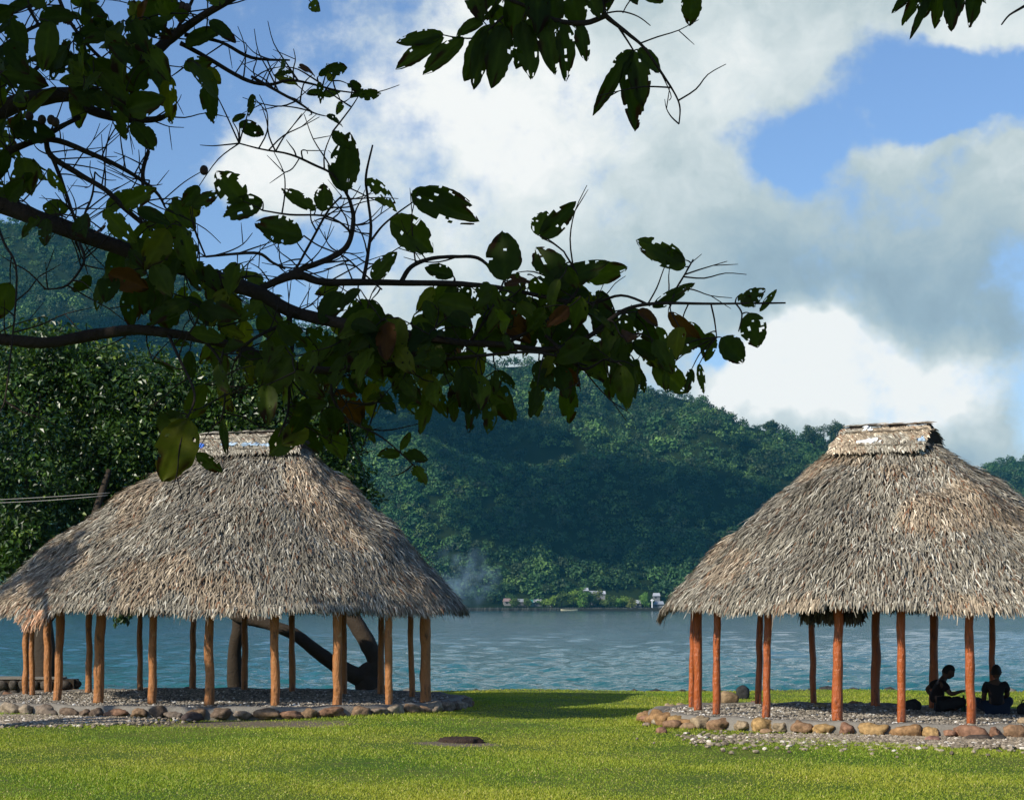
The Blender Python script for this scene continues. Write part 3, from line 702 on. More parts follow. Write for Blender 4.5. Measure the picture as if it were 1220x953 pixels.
def pebbles(pts, rng, r0, r1):
    V0, F0 = ico(1); N = len(pts); nv = len(V0)
    r = rng.uniform(r0, r1, (N, 1, 1))*rng.uniform(.7, 1.3, (N, 1, 3)); r[..., 2] *= .65
    a = rng.uniform(0, 6.28, N); ca, sa = np.cos(a), np.sin(a)
    V = V0[None]*(1+rng.normal(0, .12, (N, nv, 1)))*r
    X = V[..., 0]*ca[:, None]-V[..., 1]*sa[:, None]; Y = V[..., 0]*sa[:, None]+V[..., 1]*ca[:, None]
    V = np.stack([X, Y, V[..., 2]], -1)+pts[:, None, :]+np.array([0, 0, r0*.4])
    T = (F0[None]+np.arange(N)[:, None, None]*nv).reshape(-1, 3)
    g = rng.random((N, 1)); c = np.array([.10, .085, .068])*(1-g)+np.array([.40, .355, .29])*g; c = np.where(rng.random((N, 1)) < .06, np.array([.68, .66, .62]), c)
    return V.reshape(-1, 3), T, np.repeat(c, nv, axis=0)

LP = [(30.5, 36.4, 7, .02), (38.5, 36.1, 6.5, -.02), (57, 37.4, 9, 0), (68, 34.0, 10, .08), (105.5, 37.1, 7.5, .03), (117, 33.2, 12, .07), (167, 38.2, 6.5, -.02), (180.5, 32.9, 9.5, .05),
      (229.5, 39.0, 7, .02), (249, 32.4, 11, .02), (291.5, 38.6, 7.5, .0), (327.5, 32.2, 10, .0), (348, 37.6, 7, .0), (401.5, 32.2, 10.5, .02), (410, 36.6, 6.5, .0), (453.5, 36.5, 7.5, .02), (463, 32.5, 9, .0), (491, 35.6, 7, -.04), (507, 33.5, 12, .0)]
RP = [(824.5, 31.7, 7, .02), (831.5, 30.8, 10, .0), (853.5, 29.6, 9, .03), (903.5, 32.7, 7.5, .04), (912.5, 28.8, 9, .04), (969.5, 33.0, 7.5, -.04), (997.5, 28.0, 11.5, .02), (1043, 32.2, 10, .02), (1074, 27.6, 10, -.01), (1112, 31.35, 10, .0), (1157, 27.2, 10.5, -.04), (1183.5, 30.75, 7.5, -.03),
      (1238, 26.9, 10, 0), (1262, 30.2, 9, 0), (1322, 27.1, 10, 0), (1345, 28.6, 9, 0)]
def at_angle(P, f, px_world):
    return 0
ROOF_L = dict(rc=(-5.48, 35.3), rot=R(-12), ra=4.60, rb=3.70, ze=1.85, zt=4.97, ridge=.92, off=.50, seed=4, n=78000, ne=7000, rows=19, ls=.82, ws=.60, cap=.25, capslope=.02, sag=.26, sagth=R(242))
ROOF_R = dict(rc=(6.28, 29.78), rot=R(-33), ra=3.98, rb=2.95, ze=1.89, zt=4.58, ridge=.62, off=-.26, seed=9, n=68000, ne=6000, rows=19, ls=.70, ws=.54, cap=.25, capslope=-.01, sag=.13, sagth=R(204), inner_fringe=(-.35, -1.95, .5))
eL, locL = build_pavilion(ROOF_L, 'larger thatched pavilion on orange brown posts, blue tarp scraps at its ridge', LP,
    [(-.86, .0, .20, .12, 'cloth_blue', 'bright blue tarp scrap'), (.12, .0, .34, .05, 'cloth_pale', 'pale blue tarp strip'), (.42, .05, .20, .11, 'cloth_pale', 'pale blue tarp corner'), (-.30, .0, .30, .04, 'cloth_pale', None)], M['post_orange'], None)
build_platform(PL, eL, locL, 31, 60, [(.21, .12, .075), (.23, .15, .09), (.19, .15, .115), (.14, .10, .07), (.25, .20, .145)], ROOF_L['rot'])
eR, locR = build_pavilion(ROOF_R, 'thatched pavilion on red painted posts with two people sitting inside', RP,
    [(-.22, .0, .34, .09, 'cloth_white', 'white tarp scrap'), (-.35, -.75, .10, .14, 'cloth_white', None), (.98, .05, .10, .26, 'cloth_pale', 'pale tarp tied at the ridge end')], M['post_red'], None)
build_platform(PR, eR, locR, 33, 56, [(.29, .17, .08), (.33, .21, .09), (.23, .14, .08), (.29, .22, .14), (.22, .12, .075)], ROOF_R['rot'])

# gravel spilled on the lawn
def build_gravel():
    rng = np.random.default_rng(17); pts = []
    for cx, cy, rx, ry in GRAVEL:
        k = int(3600*rx*ry); d = rng.normal(0, .52, (k, 2)); x, y = cx+d[:, 0]*rx, cy+d[:, 1]*ry
        ok = (ell(PL, x, y, .12) > 1) & (ell(PR, x, y, .12) > 1); pts.append(np.stack([x[ok], y[ok], np.zeros(ok.sum())+.012], -1))
    k = 900; x = rng.uniform(2.5, 9, k); y = 26.3-.10*x+rng.normal(0, .8, k); ok = ell(PR, x, y, .12) > 1; pts.append(np.stack([x[ok], y[ok], np.zeros(ok.sum())+.02], -1))
    V, T, tn = pebbles(np.concatenate(pts), rng, .018, .044); tn = tn*np.array([.95, .88, .78])
    tag(mesh('gravel', V, T, M['pebble'], tint=tn), 'pale gravel spread in front of both stone platforms', kind='stuff')
build_gravel()
def build_grass():
    rng = np.random.default_rng(2); N = 700000
    y = 17.2+(42.2-17.2)*rng.random(N)**1.35; x = rng.uniform(-1, 1, N)*(.30*y+1.6)
    ok = (ell(PL, x, y, .1) > 1) & (ell(PR, x, y, .1) > 1)
    g = patch(GRAVEL, x, y)+rng.normal(0, .35, N); dd = patch(DIRT, x, y)+rng.normal(0, .45, N)
    ok &= (g > .9) | (rng.random(N) < .03); ok &= (dd > .8) | (rng.random(N) < .12)
    dens = np.sin(x*1.1+y*.6)*np.sin(y*.9-x*.4)+np.sin(x*3.1+1)*np.sin(y*2.7)*.6
    ok &= rng.random(N) < np.clip(.75+.3*dens, .3, 1)
    x, y, dens = x[ok], y[ok], dens[ok]; N = len(x)
    h = rng.uniform(.010, .030, N)*(1+.3*dens)*np.where(ell(PR, x, y, .45) < 1, 2.0, 1.0)*np.where(ell(PL, x, y, .3) < 1, 1.6, 1.0); w = rng.uniform(.005, .0095, N)*np.clip(y/26, 1, 1.5); a = rng.uniform(0, 6.28, N); b = rng.uniform(0, 6.28, N); l = rng.uniform(.2, 1.0, N)*h
    z = .03*np.sin(x*.9+y*.4)*np.sin(y*.55)
    P = np.stack([x, y, z-.004], -1); s = np.stack([np.cos(a)*w, np.sin(a)*w, 0*w], -1); tip = P+np.stack([np.cos(b)*l, np.sin(b)*l, h], -1)
    V = np.stack([P-s, P+s, tip], 1).reshape(-1, 3); T = np.arange(N*3).reshape(-1, 3)
    k = np.clip(.5+.28*(np.sin(x*.7+2)*np.sin(y*.8+x*.3))+.22*dens*.5+rng.normal(0, .15, N), 0, 1)[:, None]
    c = np.array([.115, .215, .012])*(1-k)+np.array([.30, .31, .036])*k; c = np.where(rng.random((N, 1)) < .06, np.array([.42, .38, .13]), c); c = c*rng.uniform(1.18, 1.45, (N, 1))*np.array([1.04, 1.0, 1.0])
    tag(mesh('grass', V, T, M['grass'], tint=np.repeat(c, 3, axis=0)), 'short mown grass of the lawn', kind='stuff')
build_grass()

# ------------------------------------------------------------------ loose rocks, stump
def rock(px, y, z, size, col, label, seed, rz=0.0, sub=3):
    """py row where the rock meets the ground at height z"""
    D = (CH-z)*F/(y-HZ); V, Fc = rockmesh(size, seed, sub, .2); V[:, 2] += size[2]*.32
    o = mesh('rock', V, Fc, M['stone'], tint=stone_tint(V, col, seed), smooth=True, loc=G(px, D, z-.005)); o.rotation_euler = (0, 0, rz)
    return tag(o, label, 'rock', 'loose rocks around the pavilions')
rock(868, 838, .172, (.37, .32, .29), (.24, .17, .10), 'round brown rock on the gravel beside the second red post', 1.3)
rock(885, 833, .0, (.30, .3, .36), (.035, .035, .035), 'black rock just behind the round brown rock', 2.1)
rock(977, 843, .172, (.24, .17, .11), (.20, .17, .11), 'flat tan rock at the foot of a dark back post', 3.7)
rock(1088, 846, .172, (.27, .22, .24), (.03, .03, .032), 'dark pointed rock on the shaded floor left of the sitting people', 4.4)
rock(1219, 862, .172, (.16, .16, .12), (.36, .27, .17), 'tan rock on the gravel floor at the right edge', 5.2)
rock(776, 858, 0, (.26, .22, .17), (.27, .18, .12), 'brown rock in the grass, outermost left of the right platform', 6.1)
rock(787, 863, 0, (.28, .22, .15), (.30, .25, .18), 'pale flat rock at the left end of the right platform', 7.4)
rock(801, 867, 0, (.30, .22, .17), (.25, .15, .09), 'reddish brown rock leaning on the left end of the right platform', 8.8)
rock(788, 873, 0, (.16, .14, .12), (.22, .12, .08), 'small red brown rock, lowest of those left of the right platform', 9.3)
rock(770, 864, 0, (.13, .12, .07), (.25, .19, .14), 'small flat rock sunk in the grass left of the right platform', 10.1)
rock(820, 868, 0, (.24, .18, .13), (.30, .20, .12), 'tan rock in the grass under the two joined red posts', 11.6)
rock(912, 874, 0, (.18, .14, .10), (.30, .19, .11), 'small orange rock in the grass in front of the right platform', 12.2)
rock(1112, 884, 0, (.24, .18, .12), (.24, .13, .10), 'reddish rock lying in the gravel in front of the right platform', 13.5)
rock(1165, 883, 0, (.36, .22, .13), (.07, .055, .045), 'long dark rock against the front of the right platform', 14.9)
rock(1191, 883, 0, (.20, .17, .12), (.05, .045, .04), 'small dark rock beside the long dark rock by the right platform', 15.7)
rock(230, 858, 0, (.36, .26, .19), (.06, .045, .04), 'dark rough rock leaning on the front of the left platform', 16.3)
rock(13, 847, 0, (.22, .2, .16), (.30, .26, .22), 'pale grey rock in the dirt at the far left', 17.2)
rock(25, 849, 0, (.26, .2, .10), (.45, .43, .40), 'flat whitish rock in the dirt left of the left platform', 18.6)
rock(38, 850, 0, (.24, .2, .14), (.50, .48, .45), 'white rock, brightest of those left of the left platform', 19.4)
rock(57, 852, 0, (.34, .26, .22), (.17, .12, .09), 'brown rock partly sunk beside the gravel at the left', 20.3)
rock(152, 833, 0, (.38, .3, .12), (.42, .38, .32), 'flat pale rock on the shore behind the left pavilion', 21.9)
def build_stump():
    D = CH*F/(883-HZ); o = empty('tree_stump', G(549, D, -.02), 'low dark brown rotting tree stump in the lawn between the pavilions', 'stump')
    V, Fc = ico(4); V = V.copy(); n = fbm(V, 2.6); n2 = fbm(V+5, 7)
    r = np.array([.30, .25, .12]); V = V*(1+.16*n+.06*n2)[:, None]*r; V[:, 2] = np.minimum(V[:, 2], .055+.02*n2); V[:, 2] += .02
    V[:, :2] *= (1+.35*np.clip(.08-V[:, 2:3], 0, 1)*3)
    m = simple('rotten_wood', (.060, .040, .032), .95, 14, .6, 1.0, .04, .1)
    mesh('stump_body', V, Fc, m, o, smooth=True)
build_stump()

# ------------------------------------------------------------------ overhead wires at the left
def wire(a, b, sag, label):
    pts = [a.lerp(b, k/8)-Vector((0, 0, sag*4*(k/8)*(1-k/8))) for k in range(9)]; o0 = pts[0].copy()
    V, Fc = tube([p-o0 for p in pts], .0045, 5, 2); tag(mesh('wire', V, Fc, simple('pale_wire', (.45, .43, .40), .6), loc=o0, smooth=True), label, 'wire', 'wires at the left pavilion')
wire(W(-260, 600, 37), W(131, 587, 36.4), .07, 'lower of two thin wires reaching the left slope of the left roof')
wire(W(-260, 588, 37.2), W(128, 590, 36.6), .18, 'upper of two thin wires reaching the left slope of the left roof')

# ------------------------------------------------------------------ village on the far shore
def build_village():
    house_spec = [  # px, roof ridge row, roof width px, roof colour, wall colour, description
        (604, 714, 9, (.62, .42, .38), (.5, .5, .48), 'small house with a faded red roof, nearest the smoke across the bay'),
        (621, 718, 15, (.42, .45, .48), (.15, .16, .17), 'long low house with a pale grey roof right of the red roofed one'),
        (640, 713, 12, (.58, .62, .66), (.2, .22, .24), 'grey roofed house on the far shore behind the teal shed'),
        (634, 720, 7, (.10, .52, .48), (.3, .5, .48), 'tiny teal roofed shed at the water of the far shore'),
        (655, 718, 8, (.60, .62, .60), (.6, .6, .55), 'small white walled house left of the village trees'),
        (698, 700, 6, (.60, .64, .70), (.3, .32, .34), 'highest small house above the village trees'),
        (706, 705, 9, (.50, .54, .60), (.25, .27, .3), 'grey roofed house just below the highest small house'),
        (716, 706, 12, (.66, .70, .76), (.35, .37, .4), 'wide pale roofed house above the village trees'),
        (707, 711, 9, (.60, .64, .70), (.3, .32, .34), 'lowest of the four houses stacked above the village trees'),
        (758, 714, 12, (.62, .66, .70), (.3, .32, .34), 'pale roofed house right of the village trees'),
        (760, 719, 8, (.55, .60, .64), (.4, .4, .4), 'low pale house at the shore just below another pale roof'),
        (782, 707, 9, (.60, .64, .70), (.3, .32, .34), 'lone house up the slope left of the right roof'),
        (784, 719, 14, (.45, .50, .56), (.3, .32, .34), 'long grey roofed house by the white mast'),
        (1130, 722, 16, (.66, .68, .68), (.6, .6, .6), 'long white building on the far shore seen under the right roof')]
    for i, (px, py, w, rc, wc, lb) in enumerate(house_spec):
        D = 1172.0; 
        while D < 1400:                                # walk up the slope until ground and sight line agree
            g = terr((px-610)/F*D, D)
            if W(px, py, D).z-4.6 <= g: break
            D += 3
        g = terr((px-610)/F*D, D); x = (px-610)/F*D; hw = w*D/F/2; zt = max(g+3.2, W(px, py, D).z); wl = max(2.4, zt-g-1.9)
        e = empty('shore_house', (x, D, g-.3), lb, 'house', 'houses of the village across the bay', random.Random(i).uniform(-.25, .25))
        V, Fc = join([box(-hw*.9, hw*.9, -3, 3, -2.5, wl)]); mesh('wall', V, Fc, simple('house_wall', tuple(c_*.5 for c_ in wc), .8, 1, .1), e)
        V = np.array([(-hw, -3.8, wl-.1), (hw, -3.8, wl-.1), (hw, 3.8, wl-.1), (-hw, 3.8, wl-.1), (-hw*.85, 0, wl+1.9), (hw*.85, 0, wl+1.9)]); 
        mesh('roof', V, [np.array([(0, 1, 5, 4), (2, 3, 4, 5), (3, 2, 1, 0)]), np.array([(1, 2, 5), (3, 0, 4)])], simple('house_roof', tuple(c_*.62 for c_ in rc), .5, 1, .08), e)
        wm = simple('dark_window', (.03, .035, .04), .2, 1, .1)
        for k in range(max(1, int(hw/2.2))):
            xx = -hw*.7+k*2.6+.6; V, Fc = box(xx, xx+1.1, -3.06, -3.0, wl-1.6, wl-.6); mesh('window', V, Fc, wm, e)
    trees = [(657, 716, 6, 'l'), (669, 712, 9, 'm'), (683, 709, 10, 'l'), (694, 708, 9, 'g'), (703, 714, 8, 'm'), (715, 712, 10, 'o'), (725, 717, 8, 'm'), (735, 719, 7, 'g'), (744, 718, 7, 'l'), (753, 720, 6, 'o'), (768, 713, 6, 'g'), (775, 719, 5, 'm'), (613, 719, 5, 'm'), (628, 716, 4, 'm'), (649, 719, 5, 'l')]
    tn = {'l': ((.09, .16, .02), (.24, .36, .05), (.15, .19, .05)), 'm': ((.04, .08, .018), (.11, .17, .035), (.12, .15, .04)), 'g': ((.06, .14, .02), (.14, .29, .04), (.14, .22, .05)), 'o': ((.07, .10, .03), (.18, .21, .05), (.17, .17, .06))}
    des = {'l': 'light green', 'm': 'dark green', 'g': 'bright green', 'o': 'olive green'}
    where = ['left end of the village trees', 'second from left in the village', 'left of the tallest village pair', 'right of the tallest village pair', 'gap below the stacked houses', 'below the wide pale roof',
             'right side of the middle village tree', 'low row left of the pale houses', 'low row just left of the pale houses', 'shore in front of the pale houses', 'slope right of the pale roofed house', 'foot of the white mast', 'shore between the red roof and the grey roof', 'shore behind the teal shed', 'white walled house, on its left']
    for i, ((px, py, r, k), wh) in enumerate(zip(trees, where)):
        D = 1163+(i % 3)*3; x = (px-610)/F*D; g = max(.5, terr(x, D)); top = W(px, py-r, D).z; rr = r*1.15*D/F; cz = (g+top)/2+.8
        rng = np.random.default_rng(100+i); e = empty('shore_tree', (x, D, g-.2), '%s village tree across the bay, %s' % (des[k], wh), 'tree', 'trees of the village across the bay')
        V, Fc = tube([(0, 0, -1), (.3, 0, cz-g)], [.5, .3], 6, 2); mesh('trunk', V, Fc, M['bark'], e)
        V, T, t_ = leaf_cloud([(0, 0, cz-g, rr*.75, rr*.7, (top-g)*.42, 1.0)], 900, 1.0, rng, tn[k]); mesh('crown', V, T, M['forest'], e, tint=t_)
    for (px, py, r, lb) in [(968, 516, 13, 'round dark tree standing up from the skyline left of the right roof'), (993, 511, 11, 'smaller flat topped tree on the skyline touching the right ridge'), (918, 508, 9, 'rounded tree bulging from the skyline ridge further left')]:
        D = 1530.0; x = (px-610)/F*D; g = terr(x, D); rng = np.random.default_rng(int(px)); rr = r*D/F; cz = W(px, py, D).z
        e = empty('ridge_tree', (x, D, g-1), lb, 'tree', 'single trees on the skyline'); V, Fc = tube([(0, 0, 0), (.4, 0, max(4, cz-g))], [.9, .5], 6, 2); mesh('trunk', V, Fc, M['bark'], e)
        V, T, t_ = leaf_cloud([(0, 0, cz-g+1, rr, rr, rr*.72, 1.0), (0, 0, (cz-g)*.5+1, rr*.8, rr*.8, max(4., (cz-g)*.4), .6)], 2600, 1.5, rng, ((.02, .04, .014), (.05, .085, .022), (.08, .1, .03))); mesh('crown', V, T, M['forest'], e, tint=t_)
    D = 1160.0; b = G(777, D, .6); e = empty('mast', b, 'thin white mast on the far shore left of the right roof', 'mast'); V, Fc = tube([(0, 0, -1), (0, 0, 6.5)], .35, 8, 1); mesh('pole', V, Fc, M['cloth_white'], e)
    V, Fc = box(-1.1, 1.1, -.2, .2, 5.2, 5.8); mesh('crossbar', V, Fc, M['cloth_white'], e)
    # dark shore wall of piled rock and a small pale boat
    rng = np.random.default_rng(6); Vs = []; tn_ = []
    for px in np.arange(470, 870, 3.0):
        V, Fc = rockmesh((3.4, 3, 3.6), px, 1); V = V+np.array([(px-610)/F*1148, 0, .0]); Vs.append((V, Fc)); tn_.append(np.tile(np.array((.03, .032, .028))*rng.uniform(.5, 1.6), (len(V), 1)))
    V, Fc = join(Vs); V = V-np.array([20, 0, 0]); tag(mesh('shore_wall', V, Fc, M['stone'], tint=np.concatenate(tn_), loc=(20, 1148, 0)), 'dark wall of piled rocks along the far shore', 'seawall')
    e = empty('boat', G(678, 1138, -.6), 'small pale yellow open boat lying at the far shore', 'boat')
    n = 14; U = np.linspace(-1, 1, n); V = []
    for u in U:
        wd = .95*(1-abs(u)**2.4)**.5+.02
        for (a, z) in ((-1, .95), (-.75, .2), (0, -.2), (.75, .2), (1, .95)): V.append((u*5.2, a*wd, z+.3*u*u))
    i, j = np.meshgrid(np.arange(n-1), np.arange(4), indexing='ij'); Q = np.stack([i*5+j, (i+1)*5+j, (i+1)*5+j+1, i*5+j+1], -1).reshape(-1, 4)
    mesh('hull', V, Q, simple('pale_hull', (.55, .50, .33), .5, 1, .1), e, smooth=True)
    for s in (-.4, .3): V, Fc = box(s*5-.2, s*5+.2, -.85, .85, .6, .7); mesh('bench', V, Fc, M['beam'], e)
build_village()

# small float bobbing in the water
V, Fc = rockmesh((.16, .16, .14), 5, 3, .05, False)
Df = (CH+.62)*F/(814-HZ)*1.0
e = empty('float', G(987, Df, -.60), 'small tan float on the water left of a red post of the right pavilion', 'float')
mesh('float_body', V, Fc, simple('tan_float', (.35, .22, .10), .6), e, smooth=True)
V, Fc = tube([(0, 0, .05), (.02, 0, .12)], .012, 6, 2); mesh('float_ring', V, Fc, M['beam'], e)

# ------------------------------------------------------------------ people
def skin_body(name, nodes, edges, mats, parent, root=0, sub=2, fmat=None):
    me = bpy.data.meshes.new(name); me.from_pydata([n[:3] for n in nodes], edges, []); me.update()
    o = bpy.data.objects.new(name, me); COL.objects.link(o)
    sk = o.modifiers.new('skin', 'SKIN'); sk.use_smooth_shade = True; sk.branch_smoothing = .6
    lay = me.skin_vertices[0] if len(me.skin_vertices) else None
    if lay is None:
        bpy.context.view_layer.objects.active = o
        lay = me.skin_vertices[0]
    for i, n in enumerate(nodes):
        r = n[3]; lay.data[i].radius = (r, r) if np.isscalar(r) else r; lay.data[i].use_root = (i == root)
    sb = o.modifiers.new('sub', 'SUBSURF'); sb.levels = sub; sb.render_levels = sub
    dg = bpy.context.evaluated_depsgraph_get(); dg.update(); m2 = bpy.data.meshes.new_from_object(o.evaluated_get(dg))
    m2.materials.clear(); [m2.materials.append(m) for m in mats]
    bpy.data.objects.remove(o); o = bpy.data.objects.new(name, m2); link(o, parent); m2.name = name
    for p in m2.polygons: p.use_smooth = True; p.material_index = 0
    return o
def hand_nodes(nodes, edges, wrist, dirv, side, curl=.5):
    """palm and five unequal fingers growing from node index wrist"""
    w = Vector(nodes[wrist][:3]); d = Vector(dirv).normalized(); s = Vector(side).normalized(); n = d.cross(s).normalized()
    def add(p, r, frm): nodes.append((p.x, p.y, p.z, r)); edges.append((frm, len(nodes)-1)); return len(nodes)-1
    palm = add(w+d*.055, .028, wrist)
    for k, (off, L) in enumerate(((-.028, .070), (-.009, .080), (.010, .076), (.028, .058))):
        a = add(w+d*.085+s*off, .011, palm); b = add(w+d*(.085+L*.5)+s*off*1.2-n*L*.25*curl, .009, a); add(w+d*(.085+L*(1-.35*curl))+s*off*1.25-n*L*.8*curl, .007, b)
    a = add(w+d*.045-s*.042, .012, palm); add(w+d*.085-s*.058-n*.02, .009, a)
SKINM = simple('brown_skin', (.075, .040, .025), .55, 20, .15, .1)
HAIR = simple('black_hair', (.008, .007, .006), .6, 90, .4, .8, .01)
DSHIRT = simple('dark_shirt', (.012, .011, .013), .9, 30, .2, .3)
MSHIRT = simple('maroon_black_shirt', (.014, .009, .010), .9, 30, .2, .3)
BLACKT = simple('black_trousers', (.015, .015, .017), .9, 30, .2, .3)
JEANS = simple('blue_jeans', (.010, .018, .038), .9, 40, .3, .4)
def head_mesh(parent, c, R3, hair=True):
    """head with brow, nose, mouth, chin and ears; R3 turns local +x (face) into the world"""
    V, Fc = ico(4); V = V.copy(); P = V*np.array([.098, .076, .118])
    x, y, z = V[:, 0], V[:, 1], V[:, 2]
    P[:, 1] *= 1-.22*np.clip(-z, 0, 1); P[:, 0] += .012*np.clip(-z, 0, 1)*(x > 0)
    g = lambda cx, cy, cz, s: np.exp(-(((x-cx)**2+(y-cy)**2+(z-cz)**2)/s**2))
    P[:, 0] += .026*g(.97, 0, -.18, .13)+.012*g(.97, 0, .02, .11)+.008*g(.9, .25, .16, .14)+.008*g(.9, -.25, .16, .14)-.010*g(.92, .27, .0, .11)-.010*g(.92, -.27, .0, .11)+.008*g(.9, 0, -.47, .12)-.005*g(.9, 0, -.53, .05)+.010*g(.75, 0, -.8, .2)
    for s in (-1, 1): P[:, 1] += s*.020*g(-.02, s*.98, -.05, .15)
    P = P @ np.array(R3).T+np.array(c)
    h = mesh('head', P, Fc, SKINM, parent, smooth=True)
    V2 = V.copy(); keep = (V2[:, 2] > .28-.0*V2[:, 0]) | ((V2[:, 0] < .05) & (V2[:, 2] > -.45))
    keep &= ~((V2[:, 0] > .78) & (V2[:, 2] < .55))
    P2 = V2*np.array([.106, .084, .127])*(1+.02*fbm(V2, 9))[:, None]; P2 = P2 @ np.array(R3).T+np.array(c)
    f = Fc[keep[Fc].all(axis=1)]; mesh('hair', P2, f, HAIR, parent, smooth=True)
    return h
def rot_axes(fwd, up):
    f = Vector(fwd).normalized(); u = Vector(up); s = u.cross(f).normalized(); u = f.cross(s)
    return [[f.x, s.x, u.x], [f.y, s.y, u.y], [f.z, s.z, u.z]]
def person(loc, label, rz, J, shirt, trous, fwd, up, hands):
    e = empty('person', loc, label, 'person', 'people sitting in the right pavilion', rz)
    nodes = [tuple(J[k]) for k in J]; ix = {k: i for i, k in enumerate(J)}
    ed = [('hip', 'waist'), ('waist', 'chest'), ('chest', 'neck'), ('neck', 'skull'), ('chest', 'shl'), ('shl', 'ell_'), ('ell_', 'wrl'), ('chest', 'shr'), ('shr', 'elr'), ('elr', 'wrr'),
          ('hip', 'hpl'), ('hpl', 'knl'), ('knl', 'anl'), ('anl', 'tol'), ('hip', 'hpr'), ('hpr', 'knr'), ('knr', 'anr'), ('anr', 'tor')]
    edges = [(ix[a], ix[b]) for a, b in ed]
    for w, d, s, c in hands: hand_nodes(nodes, edges, ix[w], d, s, c)
    b = skin_body('body', nodes, edges, [SKINM], e)
    head_mesh(e, J['skull'][:3], rot_axes(fwd, up))
    def sub(names, eds, grow, m, nm, cut=None):
        nn = []
        for k in names:
            r = J[k][3]; nn.append((*J[k][:3], r+grow if np.isscalar(r) else (r[0]+grow, r[1]+grow)))
        for (a, b2, f_) in (cut or []):                 # garment ends part way along a limb
            p = Vector(J[a][:3]).lerp(Vector(J[b2][:3]), f_); ra = J[a][3]; rb = J[b2][3]; ra = ra if np.isscalar(ra) else ra[0]; rb = rb if np.isscalar(rb) else rb[0]
            nn.append((p.x, p.y, p.z, ra*(1-f_)+rb*f_+grow*1.6)); names = names+[a+b2]; eds = eds+[(a, a+b2)]
        id2 = {k: i for i, k in enumerate(names)}; return skin_body(nm, nn, [(id2[a], id2[b2]) for a, b2 in eds], [m], e)
    sub(['hip', 'waist', 'chest', 'shl', 'shr'], [('hip', 'waist'), ('waist', 'chest'), ('chest', 'shl'), ('chest', 'shr')], .014, shirt, 'shirt', [('shl', 'ell_', .72), ('shr', 'elr', .72)])
    sub(['hip', 'hpl', 'knl', 'hpr', 'knr'], [('hip', 'hpl'), ('hpl', 'knl'), ('hip', 'hpr'), ('hpr', 'knr')], .013, trous, 'trousers', [('knl', 'anl', .88), ('knr', 'anr', .88)])
    return e
J1 = dict(hip=(0, 0, .125, (.125, .15)), waist=(-.02, 0, .27, (.115, .14)), chest=(.03, 0, .44, (.12, .165)), neck=(.11, 0, .565, .055), skull=(.175, 0, .655, .06),
          shl=(.04, .17, .49, .062), ell_=(-.16, .27, .36, .043), wrl=(.0, .24, .16, .030), shr=(.05, -.17, .49, .062), elr=(.20, -.23, .29, .043), wrr=(.33, -.20, .335, .029),
          hpl=(.06, .10, .10, .095), knl=(.40, .20, .19, .070), anl=(.22, -.02, .06, .045), tol=(.30, -.14, .045, .035), hpr=(.06, -.10, .10, .095), knr=(.42, -.20, .18, .070), anr=(.24, .08, .055, .045), tor=(.20, .20, .045, .035))
person(G(1117, 30.55, .175), 'person in dark clothes sitting with head bowed and one hand held out by the bottle', R(-8), J1, MSHIRT, BLACKT, (.86, 0, -.5), (.5, 0, .86), [('wrr', (.9, .1, .25), (0, 1, 0), .5), ('wrl', (.3, -.2, -.6), (0, 1, 0), .4)])
J2 = dict(hip=(0, 0, .125, (.15, .12)), waist=(-.005, .0, .27, (.135, .11)), chest=(.0, .03, .45, (.165, .115)), neck=(.01, .05, .57, .055), skull=(.02, .075, .675, .06),
          shl=(-.15, .04, .50, .058), ell_=(-.175, .10, .27, .043), wrl=(-.12, .24, .16, .030), shr=(.15, .04, .50, .058), elr=(.215, .12, .29, .043), wrr=(.14, .30, .25, .030),
          hpl=(-.09, .06, .10, .095), knl=(-.25, .40, .20, .070), anl=(.02, .34, .055, .045), tol=(.13, .38, .045, .035), hpr=(.10, .06, .11, .095), knr=(.29, .26, .22, .075), anr=(.20, .52, .055, .045), tor=(.24, .63, .045, .035))
person(G(1187, 29.75, .175), 'person in dark t-shirt and blue jeans sitting with back turned', R(0), J2, DSHIRT, JEANS, (.35, .93, -.12), (0, .12, 1), [('wrr', (-.2, .9, -.2), (1, 0, 0), .5), ('wrl', (.5, .6, -.4), (1, 0, 0), .5)])
def build_bottle():
    b = G(1148, 30.35, .175); e = empty('bottle', b, 'dark green glass bottle standing in front of the person with bowed head', 'bottle')
    prof = [(0.0, .002), (.036, .0), (.038, .01), (.038, .15), (.034, .175), (.016, .21), (.0135, .255), (.0155, .257), (.0155, .270), (.0, .270)]; n = 20; a = np.linspace(0, 2*np.pi, n, endpoint=False)
    V = np.concatenate([np.stack([np.cos(a)*r, np.sin(a)*r, 0*a+z], -1) for r, z in prof]); i, j = np.meshgrid(np.arange(len(prof)-1), np.arange(n), indexing='ij'); j2 = (j+1) % n
    m = simple('green_glass', (.008, .03, .014), .12, 3, .1, 0, .01, .6); mesh('glass', V, np.stack([i*n+j, i*n+j2, (i+1)*n+j2, (i+1)*n+j], -1).reshape(-1, 4), m, e, smooth=True)
    V, Fc = tube([(0, 0, .272), (0, 0, .280)], .016, 14, 1); mesh('cap', V, Fc, M['beam'], e)
build_bottle()
